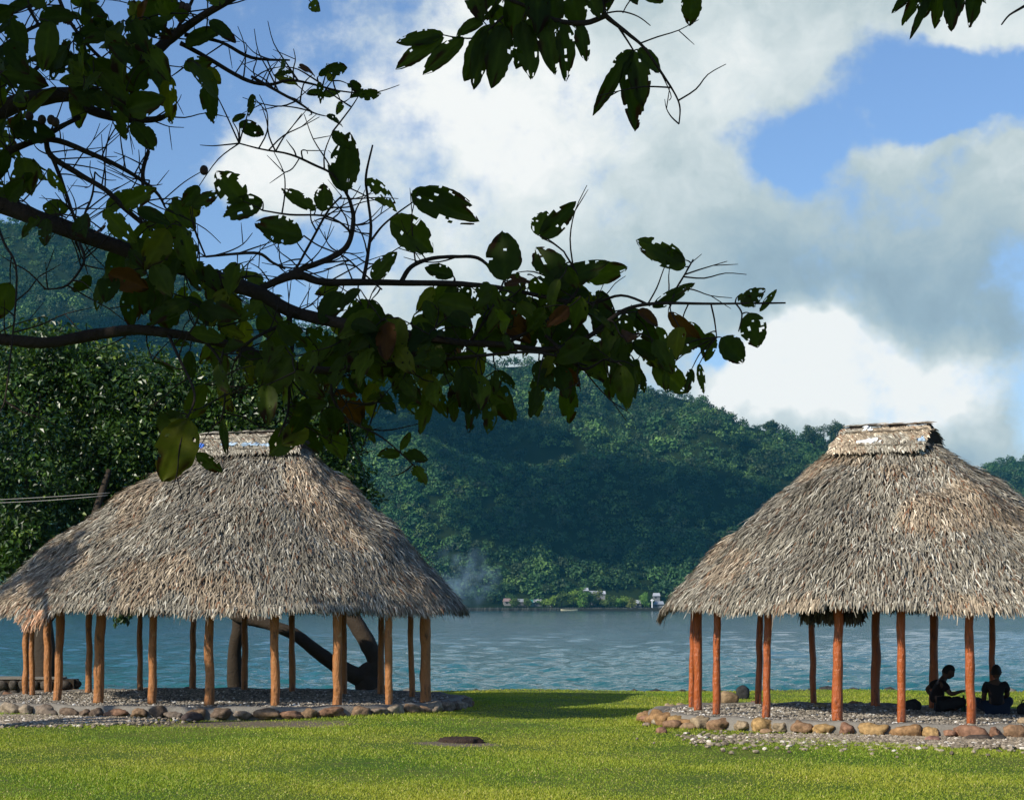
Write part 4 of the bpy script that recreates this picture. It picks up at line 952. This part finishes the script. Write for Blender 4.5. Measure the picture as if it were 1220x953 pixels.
def build_bag():
    b = G(1222, 29.6, .175); e = empty('bag', b, 'black bag on the floor at the right edge beside the person with back turned', 'bag'); bm = simple('black_cloth', (.014, .014, .016), .8, 20, .3)
    V, Fc = rockmesh((.26, .2, .24), 3.3, 3, .06); V[:, 2] += .08; V = np.sign(V)*np.abs(V)**1; mesh('sack', V, Fc, bm, e, smooth=True)
    V, Fc = tube([(-.07, 0, .17), (-.05, 0, .23), (.05, 0, .23), (.07, 0, .17)], .010, 8, 4); mesh('handle', V, Fc, bm, e, smooth=True)
    V, Fc = box(-.09, .09, -.115, -.09, .03, .12); mesh('pocket', V, Fc, bm, e)
build_bag()
# ------------------------------------------------------------------ overhanging tree close to the viewer
def build_near_tree():
    rng = np.random.default_rng(77); rd = random.Random(5)
    base = Vector((-4.8, 8.1, 0)); e = empty('overhanging_tree', base, 'dark overhanging tree with ragged leaves, its branches crossing the sky in front', 'tree')
    SAMP = []
    def P3(p): return W(p[0], p[1], p[2])-base
    def limb(name, pts, wid, seed, pre=None, register=True, n=7):
        q = [Vector(v)-base for v in (pre or [])]+[P3(p) for p in pts]
        r = []
        for k, w in enumerate(wid):
            D = (pts[k-len(pre or [])][2] if k >= len(pre or []) else 7.8); r.append(w/2*D/F)
        V, Fc = tube(q, r, 9, n, seed, .07)
        if register:
            C, rr = smooth_path(q, r, 8); SAMP.extend([tuple(c) for c in C])
        return V, Fc
    # trunk standing left of the frame
    V, Fc = tube([Vector((0, 0, -.1)), Vector((.02, 0, .6)), Vector((-.05, -.05, 1.8)), Vector((.05, -.1, 2.9)), Vector((.15, -.5, 4.2)), Vector((.1, -1.6, 5.6)), Vector((.2, -2.8, 6.8))], [.42, .30, .26, .25, .19, .14, .06], 14, 6, 3, .05)
    mesh('trunk', V, Fc, M['bark'], e, smooth=True)
    B0 = base+Vector((.05, -.1, 2.6))
    big = [
        (dict(pre=[base+Vector((.0, -.1, 2.7)), (-3.6, 7.9, 3.55)], pts=[(-60, 218, 7.8), (0, 243, 7.8), (60, 266, 7.7), (130, 291, 7.7), (200, 314, 7.6), (255, 331, 7.6), (310, 350, 7.5), (350, 372, 7.5), (420, 387, 7.4), (480, 397, 7.4), (540, 407, 7.4), (600, 411, 7.4), (655, 417, 7.4), (700, 402, 7.4), (740, 372, 7.4), (778, 362, 7.4), (850, 362, 7.4), (936, 361, 7.4)], wid=[54, 38, 24, 21, 20, 19, 18, 17, 17, 15, 12, 11, 9, 8, 7, 6, 5, 4, 3, 2])),
        (dict(pre=[base+Vector((.05, -.1, 2.3)), (-3.6, 7.7, 2.75)], pts=[(-60, 398, 7.6), (0, 404, 7.6), (60, 408, 7.6), (120, 398, 7.6), (160, 393, 7.5), (210, 398, 7.5), (265, 409, 7.5), (320, 426, 7.5), (380, 441, 7.4), (440, 436, 7.4), (500, 432, 7.4), (570, 424, 7.3), (640, 420, 7.3), (700, 436, 7.3)], wid=[42, 26, 16, 14, 14, 13, 12, 12, 11, 10, 9, 7, 5, 4, 3, 2])),
        (dict(pre=[base+Vector((.1, -.3, 3.4)), (-3.5, 8.0, 4.15)], pts=[(-60, 140, 8.0), (30, 120, 8.0), (85, 113, 8.0), (110, 132, 7.9), (150, 142, 7.9), (190, 141, 7.9), (208, 127, 7.9)], wid=[40, 30, 22, 20, 17, 12, 9, 7, 3])),
    ]
    for i, b in enumerate(big):
        V, Fc = limb('limb', b['pts'], b['wid'], i+1, b['pre']); mesh('limb', V, Fc, M['bark'], e, smooth=True)
    med = [  # (points, widths)
        ([(125, 128, 7.9), (150, 100, 7.9), (180, 68, 7.8), (205, 45, 7.8), (240, 20, 7.7), (300, -14, 7.6), (360, -45, 7.6)], [9, 11, 14, 12, 9, 8, 7]),
        ([(-60, 235, 7.8), (0, 190, 7.8), (20, 176, 7.8), (60, 166, 7.8), (110, 184, 7.8), (150, 203, 7.8), (185, 228, 7.8), (197, 248, 7.8)], [12, 9, 8, 7, 6, 5, 4, 2]),
        ([(55, 165, 7.8), (60, 185, 7.8), (90, 205, 7.8), (125, 226, 7.7), (150, 250, 7.7), (180, 275, 7.7), (205, 300, 7.6)], [6, 7, 7, 6, 6, 5, 4]),
        ([(60, 182, 7.8), (72, 212, 7.8), (85, 250, 7.7), (95, 275, 7.7)], [5, 5, 4, 5]),
        ([(50, 165, 7.8), (75, 150, 7.85), (95, 140, 7.9)], [6, 6, 6]),
        ([(215, 52, 7.8), (245, 68, 7.8), (290, 94, 7.8), (320, 101, 7.7), (350, 96, 7.7), (400, 108, 7.7)], [6, 5, 5, 4, 3, 2]),
        ([(220, 42, 7.8), (262, 50, 7.8), (300, 69, 7.8), (345, 72, 7.7)], [5, 4, 4, 2]),
        ([(300, 92, 7.7), (336, 112, 7.6), (355, 122, 7.6), (372, 134, 7.6)], [4, 3.5, 3, 2]),
        ([(190, 62, 7.8), (198, 15, 7.8), (192, -30, 7.8)], [5, 5, 5]), ([(205, 45, 7.8), (225, 10, 7.75), (238, -25, 7.7)], [4, 4, 4]), ([(150, 95, 7.8), (110, 60, 7.8), (80, 20, 7.8), (60, -30, 7.8)], [5, 4, 4, 5]),
        ([(20, 118, 8.0), (30, 95, 8), (60, 60, 8), (40, 20, 8), (10, -30, 8)], [6, 5, 4, 4, 6]), ([(-40, 90, 8.0), (0, 60, 8), (30, 38, 8), (70, 20, 8)], [9, 7, 5, 3]),
        ([(90, 290, 7.65), (101, 255, 7.6), (110, 232, 7.6), (113, 205, 7.6)], [3, 3, 3, 2]),
        ([(178, 215, 7.8), (173, 240, 7.75), (170, 205, 7.75), (177, 180, 7.75)], [2, 3, 5, 4]),
        ([(300, 349, 7.5), (350, 328, 7.5), (385, 336, 7.5), (433, 336, 7.5), (480, 337, 7.5), (540, 338, 7.5), (590, 342, 7.5), (640, 352, 7.5)], [7, 11, 9, 8, 7, 7, 6, 5]),
        ([(345, 326, 7.5), (375, 315, 7.5), (400, 304, 7.5), (415, 290, 7.5), (421, 262, 7.5), (417, 240, 7.5), (411, 228, 7.5)], [7, 7, 7, 6, 5, 4, 3]),
        ([(433, 334, 7.5), (438, 305, 7.5), (442, 270, 7.5), (438, 235, 7.5), (436, 210, 7.5), (444, 173, 7.5)], [5, 4, 3.5, 3, 3, 2]),
        ([(440, 290, 7.5), (455, 270, 7.5), (475, 253, 7.5), (492, 241, 7.5)], [3, 2.5, 2, 1.5]),
        ([(478, 336, 7.5), (490, 318, 7.5), (515, 308, 7.5), (545, 306, 7.5), (570, 308, 7.5), (590, 325, 7.45)], [6, 5, 4.5, 4, 4, 3]),
        ([(352, 322, 7.5), (375, 280, 7.5), (392, 250, 7.5), (407, 234, 7.5)], [3, 3, 2.5, 2]),
        ([(285, 171, 7.4), (312, 178, 7.4), (345, 184, 7.4), (375, 197, 7.4), (396, 208, 7.4), (410, 228, 7.45)], [1.5, 2, 2.5, 3, 3, 2.5]),
        ([(313, 251, 7.4), (345, 256, 7.4), (382, 257, 7.4), (403, 264, 7.4), (418, 277, 7.45)], [2, 2.5, 2.5, 2.5, 3]),
        ([(245, 306, 7.5), (275, 303, 7.5), (308, 302, 7.5), (325, 313, 7.5), (340, 320, 7.5)], [2.5, 3, 3.5, 3, 3]),
        ([(362, 281, 7.4), (380, 293, 7.4), (410, 306, 7.4), (432, 325, 7.45), (455, 345, 7.4)], [2, 2, 2, 2, 2]),
        ([(640, 352, 7.5), (700, 362, 7.45), (740, 352, 7.4), (775, 364, 7.4)], [5, 4, 3, 3]),
        ([(800, 362, 7.4), (805, 345, 7.4), (817, 325, 7.4), (826, 309, 7.4)], [2, 2, 2, 1.5]), ([(847, 362, 7.4), (851, 380, 7.4), (854, 402, 7.4)], [2, 2, 1.5]), ([(876, 361, 7.4), (884, 374, 7.4), (880, 395, 7.4)], [2, 2, 1.5]),
        ([(600, 411, 7.4), (630, 395, 7.4), (660, 375, 7.4), (690, 340, 7.4), (672, 300, 7.4)], [5, 4, 4, 3, 2]), ([(560, 408, 7.4), (585, 370, 7.4), (600, 335, 7.4)], [4, 3, 2]),
        ([(650, 400, 7.4), (672, 420, 7.35), (695, 440, 7.3), (720, 428, 7.3)], [4, 5, 4, 2]),
        ([(400, 440, 7.4), (395, 470, 7.4), (415, 500, 7.4), (455, 521, 7.4), (495, 556, 7.4)], [5, 4, 2.5, 2, 1.5]), ([(412, 478, 7.4), (440, 483, 7.4), (455, 474, 7.4)], [2, 1.5, 1.2]),
        ([(345, 372, 7.5), (348, 410, 7.5), (345, 450, 7.4), (343, 490, 7.4), (332, 520, 7.3)], [5, 5, 4, 3, 2]), ([(240, 402, 7.5), (262, 430, 7.4), (268, 470, 7.3), (264, 500, 7.3)], [4, 3, 2.5, 2]), ([(200, 398, 7.5), (215, 430, 7.3), (232, 470, 7.1), (222, 500, 7.0)], [4, 3, 3, 2.5]),
        ([(0, 490, 7.0), (8, 462, 7.1), (20, 330, 7.3), (5, 290, 7.5), (-10, 250, 7.7)], [1.5, 2, 2.5, 3, 4]), ([(52, 345, 7.5), (80, 340, 7.5), (100, 312, 7.5), (95, 290, 7.6)], [1.5, 2.5, 3, 4]),
        ([(280, 430, 7.4), (300, 405, 7.4), (340, 385, 7.45)], [3, 4, 5]),
    ]
    parts = [limb('branch', p, w, 30+i, None, True, 5) for i, (p, w) in enumerate(med)]
    for V, Fc in parts: mesh('branch', V, Fc, M['bark'], e, smooth=True)
    # limb above the frame with hanging ends at the top of the view
    V, Fc = limb('limb', [(715, -24, 7.0), (716, 4, 7.0), (722, 19, 7.0), (745, 38, 7.0), (768, 58, 7.0), (790, 90, 7.0), (804, 112, 7.0), (810, 128, 7.0), (809, 148, 7.0)], [46, 42, 34, 22, 10, 8, 6, 5, 3.5, 3, 2.2, 2, 1.5], 91, [base+Vector((.12, -.4, 3.8)), (-3.6, 7.5, 4.9), (-1.5, 7.2, 5.15), (.1, 7.05, 4.75)]); mesh('limb', V, Fc, M['bark'], e, smooth=True)
    V, Fc = limb('limb', [(1120, -40, 7.5), (1150, -18, 7.5), (1175, -25, 7.5), (1215, -10, 7.5), (1260, 10, 7.5)], [26, 24, 18, 12, 8, 6, 5, 4, 4], 92, [(-2.6, 7.3, 5.1), (-.6, 7.3, 5.35), (1.0, 7.4, 5.15), (1.6, 7.5, 4.75)]); mesh('limb', V, Fc, M['bark'], e, smooth=True)
    ex = [([(722, 19, 7.0), (695, 28, 7.0), (660, 24, 7.0), (620, 5, 7.0), (570, -10, 7.0)], [6, 7, 5, 4, 3]), ([(600, 20, 7.0), (570, 44, 7.0), (545, 45, 7.0), (528, 42, 7.0)], [3, 2, 1.6, 1.3]), ([(735, 30, 7.0), (745, 45, 7.0), (755, 61, 7.0)], [3, 2.5, 2]), ([(722, 16, 7.0), (740, 14, 7.0), (760, 20, 7.0), (775, 31, 7.0)], [2, 2, 1.6, 1.2]), ([(742, 16, 7.0), (750, 2, 7.0), (770, -20, 7.0)], [1.5, 1.5, 2]),
          ([(1193, 30, 7.5), (1203, 18, 7.5), (1220, 8, 7.5), (1240, -5, 7.5)], [1.5, 2.2, 3.2, 3]), ([(783, 78, 7.0), (799, 112, 7.0), (797, 120, 7.0)], [1.5, 1.2, 1])]
    # bare twigs
    for _ in range(430):
        c = SAMP[rd.randrange(len(SAMP))]; c = Vector(c)
        wpx = 610+(c.x+base.x)/(c.y+base.y)*F; wpy = HZ-(c.z+base.z-CH)/(c.y+base.y)*F
        if not (-80 < wpx < 830 and wpy > -40): continue
        if wpx > 430 and rd.random() < .6: continue
        up = rd.uniform(-.4, 1.0) if wpy < 420 else rd.uniform(-.8, .3)
        d = Vector((rd.uniform(-.8, 1), rd.uniform(-.5, .5), up)).normalized(); L = rd.uniform(.06, .34)
        q = [c]; 
        for k in range(3): d = (d+Vector((rd.uniform(-.4, .4), rd.uniform(-.3, .3), rd.uniform(-.3, .4)))).normalized(); q.append(q[-1]+d*L/3)
        parts.append(tube(q, [.0035, .003, .0022, .0014], 4, 3, 1))
        if rd.random() < .5:
            d2 = (d+Vector((rd.uniform(-1, 1), 0, rd.uniform(-1, 1)))).normalized(); parts.append(tube([q[2], q[2]+d2*.05, q[2]+d2*.1], [.002, .002, .001], 4, 2, 1))
    tw = parts[len(med):]+[limb('twig', p, w, 60+i, None, True, 4) for i, (p, w) in enumerate(ex)]
    S3 = np.array(SAMP)
    # ---- leaves
    LV, LF, LT = [], [], []; nv = 0
    D_placed = [True]
    def leaf(bp, d, nrm, L, wd, damage=.3, tone=None):
        nonlocal nv
        nr, ncol = 20, 11; d = Vector(d).normalized(); s = d.cross(Vector(nrm)).normalized(); n = s.cross(d).normalized()
        fold = rd.uniform(.05, .45); bend = rd.uniform(-.05, .45); tws = rd.uniform(-.5, .5); sd = rd.uniform(0, 100)
        tone = rd.random() if tone is None else tone
        gr = Vector((.022, .038, .005)).lerp(Vector((.075, .105, .010)), tone**1.2)
        if rd.random() < .08: gr = Vector((.10, .11, .010))
        if rd.random() < (.012 if D_placed[0] else .035): gr = Vector((.085, .034, .008))
        V = []; T = []
        for i in range(nr):
            t = i/(nr-1); w = wd*.5*(max(0.0, math.sin(math.pi*min(1, t**.85*.985+.012)))**.62); cz = -bend*t*t*L*.5; tt = tws*t
            for j in range(ncol):
                v = (j-(ncol-1)/2)/((ncol-1)/2)
                wob = 1+.10*noise.noise(Vector((t*6+sd, v*2, 0)))+(.10*noise.noise(Vector((t*16+sd, v, 3))) if abs(v) > .9 else 0)
                x = v*w*wob; y = abs(v)*w*fold+.05*L*noise.noise(Vector((t*3+sd, v*1.5, 9)))
                p = Vector(bp)+d*(t*L+rd.uniform(-.012, .012)*L)+s*((x+rd.uniform(-.01, .01)*wd)*math.cos(tt)-y*math.sin(tt)*.4)+n*(y+cz+x*math.sin(tt)*.6)
                V.append(tuple(p)); q = noise.noise(Vector((t*2.5+sd, v*2, 5)))+.9*(t-.75)+.35*(abs(v)-.7)
                br = max(0, min(1, (q-.12)*5)); c = gr.lerp(Vector((.028, .011, .004)), br)*(1+.25*noise.noise(Vector((t*9, v*5, sd)))); 
                if abs(v) < .1: c = c*1.25
                T.append(tuple(c))
        Fq = []
        for i in range(nr-1):
            for j in range(ncol-1):
                t = (i+.5)/(nr-1); v = abs((j+.5-(ncol-1)/2)/((ncol-1)/2))
                h = noise.noise(Vector((t*5.5+sd*1.7, (j/ncol)*4.5, 21)))+.3*noise.noise(Vector((t*15+sd, j*.9, 2)))
                if h > .72-damage*.62-(.26*v if v > .6 else 0)-(.18 if t > .85 else 0) and t > .12: continue
                a = i*ncol+j; Fq.append((a, a+1, a+ncol+1, a+ncol))
        if Fq: LV.append(np.array(V)); LF.append(np.array(Fq)+nv); LT.append(np.array(T)); nv += len(V)
    def stalk(a):
        dd = ((S3-np.array(a))**2).sum(1); q = Vector(S3[int(dd.argmin())]); v = a-q
        if .012 < v.length < .6: tw.append(tube([q, (q+a)/2+Vector((rd.uniform(-.08, .08), rd.uniform(-.06, .06), rd.uniform(0, .12)))*v.length, a], [.0034, .0026, .0018], 4, 4, 1))
    def placed(bx, by, tx, ty, w, D=7.45, dmg=.3, tone=None, yaw=None):
        a = W(bx, by, D)-base; stalk(a); b = W(tx, ty, D+rd.uniform(-.06, .06))-base; d = b-a
        n = Vector((rd.uniform(-.35, .35), -1, rd.uniform(-.2, .5))); leaf(a, d, n, d.length, w*D/F*1.08, dmg, tone)
    PLACED = [(285, 147, 316, 161, 17, .1), (302, 113, 297, 135, 9, .1), (277, 145, 293, 133, 8, .1), (410, 228, 414, 157, 37, .25), (237, 222, 217, 247, 17, .05), (229, 247, 261, 229, 17, .05), (226, 247, 238, 258, 14, .05),
              (290, 240, 257, 205, 34, .6), (313, 240, 264, 257, 26, .5), (360, 284, 304, 266, 33, .3), (376, 251, 335, 223, 17, .4), (384, 252, 386, 219, 22, .3), (437, 213, 473, 252, 19, .6), (465, 262, 519, 299, 39, .15), (444, 333, 471, 299, 20, .3),
              (490, 230, 567, 262, 32, .5), (500, 228, 563, 245, 24, .5), (645, 284, 686, 240, 24, .2), (640, 280, 650, 250, 22, .3), (602, 334, 597, 272, 40, .3), (668, 345, 640, 290, 36, .3), (660, 340, 724, 310, 34, .3), (816, 318, 760, 284, 30, .45), (816, 310, 762, 296, 20, .4),
              (778, 366, 827, 338, 15, .25), (796, 372, 838, 412, 17, .3), (884, 364, 911, 343, 20, .5), (905, 371, 925, 345, 8, .3), (893, 373, 903, 414, 30, .5), (860, 402, 886, 432, 28, .25), (880, 352, 900, 366, 14, .5), (846, 396, 842, 430, 19, .3), (833, 434, 838, 467, 9, .3), (824, 440, 818, 468, 11, .3), (800, 420, 836, 405, 18, .3),
              (638, 454, 641, 493, 19, .4), (665, 437, 676, 474, 24, .2), (726, 449, 727, 479, 15, .4), (764, 443, 768, 469, 9, .3), (793, 440, 794, 468, 9, .3), (508, 468, 501, 514, 20, .2), (540, 468, 541, 503, 15, .2), (555, 462, 553, 485, 14, .2), (584, 480, 581, 517, 18, .4),
              (452, 467, 470, 491, 16, .2), (455, 470, 438, 475, 9, .2), (432, 498, 446, 528, 10, .3), (476, 540, 452, 540, 16, .3), (477, 536, 490, 514, 9, .1), (480, 542, 512, 545, 19, .1), (493, 556, 508, 577, 15, .3),
              (234, 540, 266, 563, 17, .2), (264, 497, 270, 541, 10, .1), (358, 512, 316, 540, 30, .1), (366, 508, 336, 528, 28, .1), (285, 425, 320, 440, 24, .3), (230, 310, 235, 345, 22, .2)]
    for p in PLACED: placed(p[0], p[1], p[2], p[3], p[4], 7.42, p[5], rd.uniform(0, .6))
    placed(226, 500, 193, 574, 46, 7.0, .08, .3); placed(215, 492, 192, 520, 34, 7.02, .05, .2); placed(222, 505, 196, 490, 14, 7.0, .1, 1.0)
    TOP = [(528, 44, 471, 82, 20), (528, 41, 472, 51, 17), (552, 45, 504, 89, 21), (585, 30, 553, 97, 26), (578, 35, 564, 107, 20), (600, 30, 586, 104, 30), (622, 25, 633, 95, 28), (650, 22, 659, 85, 26), (670, 25, 676, 95, 22), (690, 28, 698, 70, 16), (640, 20, 612, 80, 26), (600, -10, 565, 30, 26), (560, -20, 575, 25, 24), (640, -15, 640, 40, 30), (680, -15, 690, 35, 28), (700, -10, 715, 22, 18), (660, -10, 655, 45, 26), (575, 25, 545, 40, 16),
           (615, -15, 612, 45, 28), (590, 5, 600, 55, 24), (730, -15, 722, 12, 16), (754, 61, 706, 137, 17), (748, 72, 757, 156, 27), (757, 62, 767, 124, 24), (755, 61, 729, 75, 11), (760, 59, 789, 86, 20), (825, -14, 822, 30, 22), (765, -18, 790, 2, 22), (742, -15, 760, 6, 14)]
    for p in TOP: placed(p[0], p[1], p[2], p[3], p[4]*1.05, 7.0, .14, rd.uniform(0, .5))
    TR = [(1095, -20, 1063, 15, 12), (1100, -18, 1075, 31, 14), (1112, -16, 1084, 46, 10), (1118, -16, 1116, 34, 16), (1132, -18, 1134, 37, 19), (1160, -20, 1159, 30, 22), (1105, -16, 1100, 22, 20), (1150, -20, 1175, 4, 14), (1140, -20, 1147, 14, 14)]
    for p in TR: placed(p[0], p[1], p[2], p[3], p[4], 7.5, .1, rd.uniform(0, .5))
    S3 = np.array(SAMP)
    CL = [(20, 25, 45, 40, 18), (70, 20, 40, 30, 12), (70, 95, 60, 40, 18), (5, 120, 30, 60, 16), (150, 15, 60, 25, 14), (150, 55, 55, 35, 18), (105, 75, 30, 30, 10), (195, 70, 45, 30, 12), (235, 10, 45, 20, 8), (255, 95, 26, 20, 5), (130, 105, 40, 25, 12), (30, 195, 35, 30, 10), (142, 140, 18, 20, 5), (350, 90, 30, 16, 7), (395, 110, 30, 30, 16), (425, 100, 18, 20, 7), (25, 150, 30, 30, 7), (370, 40, 14, 50, 3),
          (60, 245, 60, 22, 9), (150, 265, 40, 20, 9), (185, 290, 60, 26, 18), (130, 325, 40, 18, 7), (170, 350, 25, 25, 6), (230, 325, 60, 30, 18), (215, 260, 25, 30, 9), (265, 355, 50, 35, 12), (10, 330, 20, 50, 5), (5, 378, 14, 14, 2), (350, 350, 60, 25, 9), (300, 400, 55, 35, 12), (235, 430, 60, 35, 12), (385, 415, 50, 40, 26), (370, 470, 36, 40, 22), (345, 430, 50, 35, 14), (395, 505, 18, 22, 5),
          (445, 405, 55, 35, 26), (440, 360, 40, 20, 7), (440, 450, 45, 22, 12), (500, 400, 55, 38, 32), (520, 350, 40, 25, 12), (555, 365, 50, 40, 26), (600, 350, 40, 40, 20), (610, 400, 50, 45, 28), (655, 330, 40, 35, 18), (680, 365, 50, 40, 28), (735, 395, 50, 38, 30), (700, 425, 60, 30, 20), (540, 440, 60, 28, 20), (800, 400, 25, 25, 7), (600, 455, 80, 18, 12), (770, 425, 35, 25, 12), (520, 465, 60, 12, 6), (480, 440, 50, 25, 14)]
    cand = []; D_placed[0] = False
    for (cx, cy, rx, ry, k) in CL:
        for _ in range(int(k*(.6 if (cx < 280 and cy < 210) else (.72 if cx < 330 else .62)))):
            a = rd.uniform(0, 6.283); r = math.sqrt(rd.random()); px = cx+math.cos(a)*r*rx; py = cy+math.sin(a)*r*ry
            bp = W(px, py, 7.5+rd.uniform(-.35, .45))-base; small = .62 if (cx > 330 and cy < 130) else 1.0
            cand.append((float(((S3-np.array(bp))**2).sum(1).min()), bp, small, py))
    cand.sort(key=lambda c: c[0]); grown = [tuple(p) for p in S3]; G3 = np.zeros((len(grown)+len(cand)*4, 3)); G3[:len(grown)] = grown; ng = len(grown)
    for (_, bp, small, py) in cand:             # each leaf stalk grows from the nearest wood, earlier stalks included
        dd = ((G3[:ng]-np.array(bp))**2).sum(1); q = Vector(G3[int(dd.argmin())]); out = bp-q
        if out.length > .16: bp = q+out.normalized()*(.16+.3*(out.length-.16)); out = bp-q
        if out.length > .015:
            mid = (q+bp)/2+Vector((rd.uniform(-.12, .12), rd.uniform(-.1, .1), rd.uniform(-.05, .14)))*out.length
            tw.append(tube([q, mid, bp], [.0036, .0028, .0018], 4, 3, 1))
            for f_ in (.35, .7, 1.0): G3[ng] = tuple(q.lerp(bp, f_)); ng += 1
        dirv = (out.normalized() if out.length > 1e-4 else Vector((0, 0, -1)))*rd.uniform(0, .8)+Vector((rd.uniform(-.7, .9), rd.uniform(-.6, .6), rd.uniform(-1.2, .35 if py < 300 else -.1)))
        nr_ = Vector((rd.uniform(-.8, .8), -1, rd.uniform(-.6, .8))); L = rd.uniform(.10, .20)*small; leaf(bp, dirv, nr_, L, L*rd.uniform(.42, .62), rd.choice([.05, .1, .2, .3, .45]), rd.random()**1.6)
    # small round fruits
    Vs = []
    for (px, py) in [(50, 143), (61, 143), (66, 146), (217, 8), (223, 10), (215, 16), (216, 22), (207, 2), (243, 203), (35, 139)]:
        stalk(W(px, py, 7.7)-base)
        V, Fc = ico(2); Vs.append((V*.018*np.array([1, 1, 1.2])+np.array(W(px, py, 7.7)-base), Fc))
    V, Fc = join(Vs); mesh('fruits', V, Fc, M['beam'], e, smooth=True)['kind'] = 'stuff'
    V, Fc = join(tw); mesh('twigs', V, Fc, M['bark'], e)
    mesh('leaves', np.concatenate(LV), np.concatenate(LF), M['leaf'], e, tint=np.concatenate(LT), smooth=True)
    # crown above and behind the viewer: it keeps the hanging branches in the shade
    V, T, tn = leaf_cloud([(.2, -3.5, 7.3, 3.9, 2.9, 1.7, 1.0), (-.5, -1.5, 7.2, 2.2, 2.0, 1.3, .35), (2.6, -3.6, 7.4, 1.8, 2.0, 1.2, .35)], 11000, .26, rng, ((.03, .055, .01), (.07, .10, .015), (.13, .13, .02)))
    mesh('crown', V, T, M['leaf'], e, tint=tn)
    for k in range(7):
        a = k*.9; q = [Vector((.15, -.5, 4.2)), Vector((.1+math.cos(a)*.9, -1.8+math.sin(a)*.6, 5.9)), Vector((.2+math.cos(a)*2.3, -3.2+math.sin(a)*1.6, 7.0+.2*math.sin(k)))]
        V, Fc = tube(q, [.12, .07, .02], 8, 6, k, .05); mesh('limb', V, Fc, M['bark'], e, smooth=True)
build_near_tree()
# ------------------------------------------------------------------ unseen clouds put over the bay to shade parts of the far hills, haze, smoke
def build_shade_clouds():
    m, t, o = mat('cloud_white'); bsdf(t, o, {'Base Color': (.85, .86, .88, 1), 'Roughness': 1.0, 'Specular IOR Level': 0.0})
    for i, (px, D, z, rx, ry) in enumerate(SHADE_CLOUDS):
        k = (720-z)/sdir.z; c = Vector(((px-610)/F*D, D, z))+sdir*k
        V, Fc = ico(4); V = V.copy(); V = V*(1+.30*fbm(V+i*7.3, 1.6))[:, None]*np.array([rx, ry, 34]); V[:, 2] = np.maximum(V[:, 2], -14)
        tag(mesh('cloud', V, Fc, m, smooth=True, loc=c), 'unseen cloud set above the bay to shade the far hills', 'cloud', kind='structure')
SHADE_CLOUDS = [(700, 1240, 38, 46, 24), (800, 1240, 34, 46, 24), (480, 1345, 110, 52, 30), (425, 1460, 150, 72, 55), (600, 1390, 105, 72, 62), (745, 1300, 62, 66, 45), (885, 1340, 60, 55, 42), (330, 1330, 95, 50, 42), (225, 1500, 170, 46, 40)]
build_shade_clouds()
def build_haze():
    V, Fc = box(-3600, 3600, -700, 2700, -11, 430)
    m = bpy.data.materials.new('haze_air'); m.use_nodes = True; t = NT(m.node_tree); t.n.clear(); o = t('ShaderNodeOutputMaterial')
    v = t('ShaderNodeVolumePrincipled', {'Color': (.12, .60, .92, 1), 'Density': .000058, 'Anisotropy': 0.0}); t.l.new(v.outputs[0], o.inputs['Volume'])
    tag(mesh('haze', V, Fc, m), 'thin blue haze over the bay', kind='stuff')
build_haze()
def build_smoke():
    c = W(552, 690, 1160); V, Fc = ico(3); V = V*np.array([30, 12, 30])*(1+.25*fbm(V, 1.5))[:, None]
    m = bpy.data.materials.new('smoke_volume'); m.use_nodes = True; t = NT(m.node_tree); t.n.clear(); o = t('ShaderNodeOutputMaterial')
    P = t('ShaderNodeTexCoord').outputs['Object']; n = t.noise(P, .07, 4, .6)
    r = t.vm('LENGTH', t.vm('MULTIPLY', P, (1/30, 1/12, 1/30)).outputs[0]).outputs['Value']
    d = t.math('MULTIPLY', t.mr(n, .42, .75), t.mr(r, .95, .2)); d = t.math('MULTIPLY', d, .085)
    v = t('ShaderNodeVolumePrincipled', {'Color': (.50, .76, 1.0, 1), 'Density': d}); t.l.new(v.outputs[0], o.inputs['Volume'])
    tag(mesh('smoke', V, Fc, m, loc=c), 'bluish smoke drifting off the wooded spur across the bay', kind='stuff')
build_smoke()
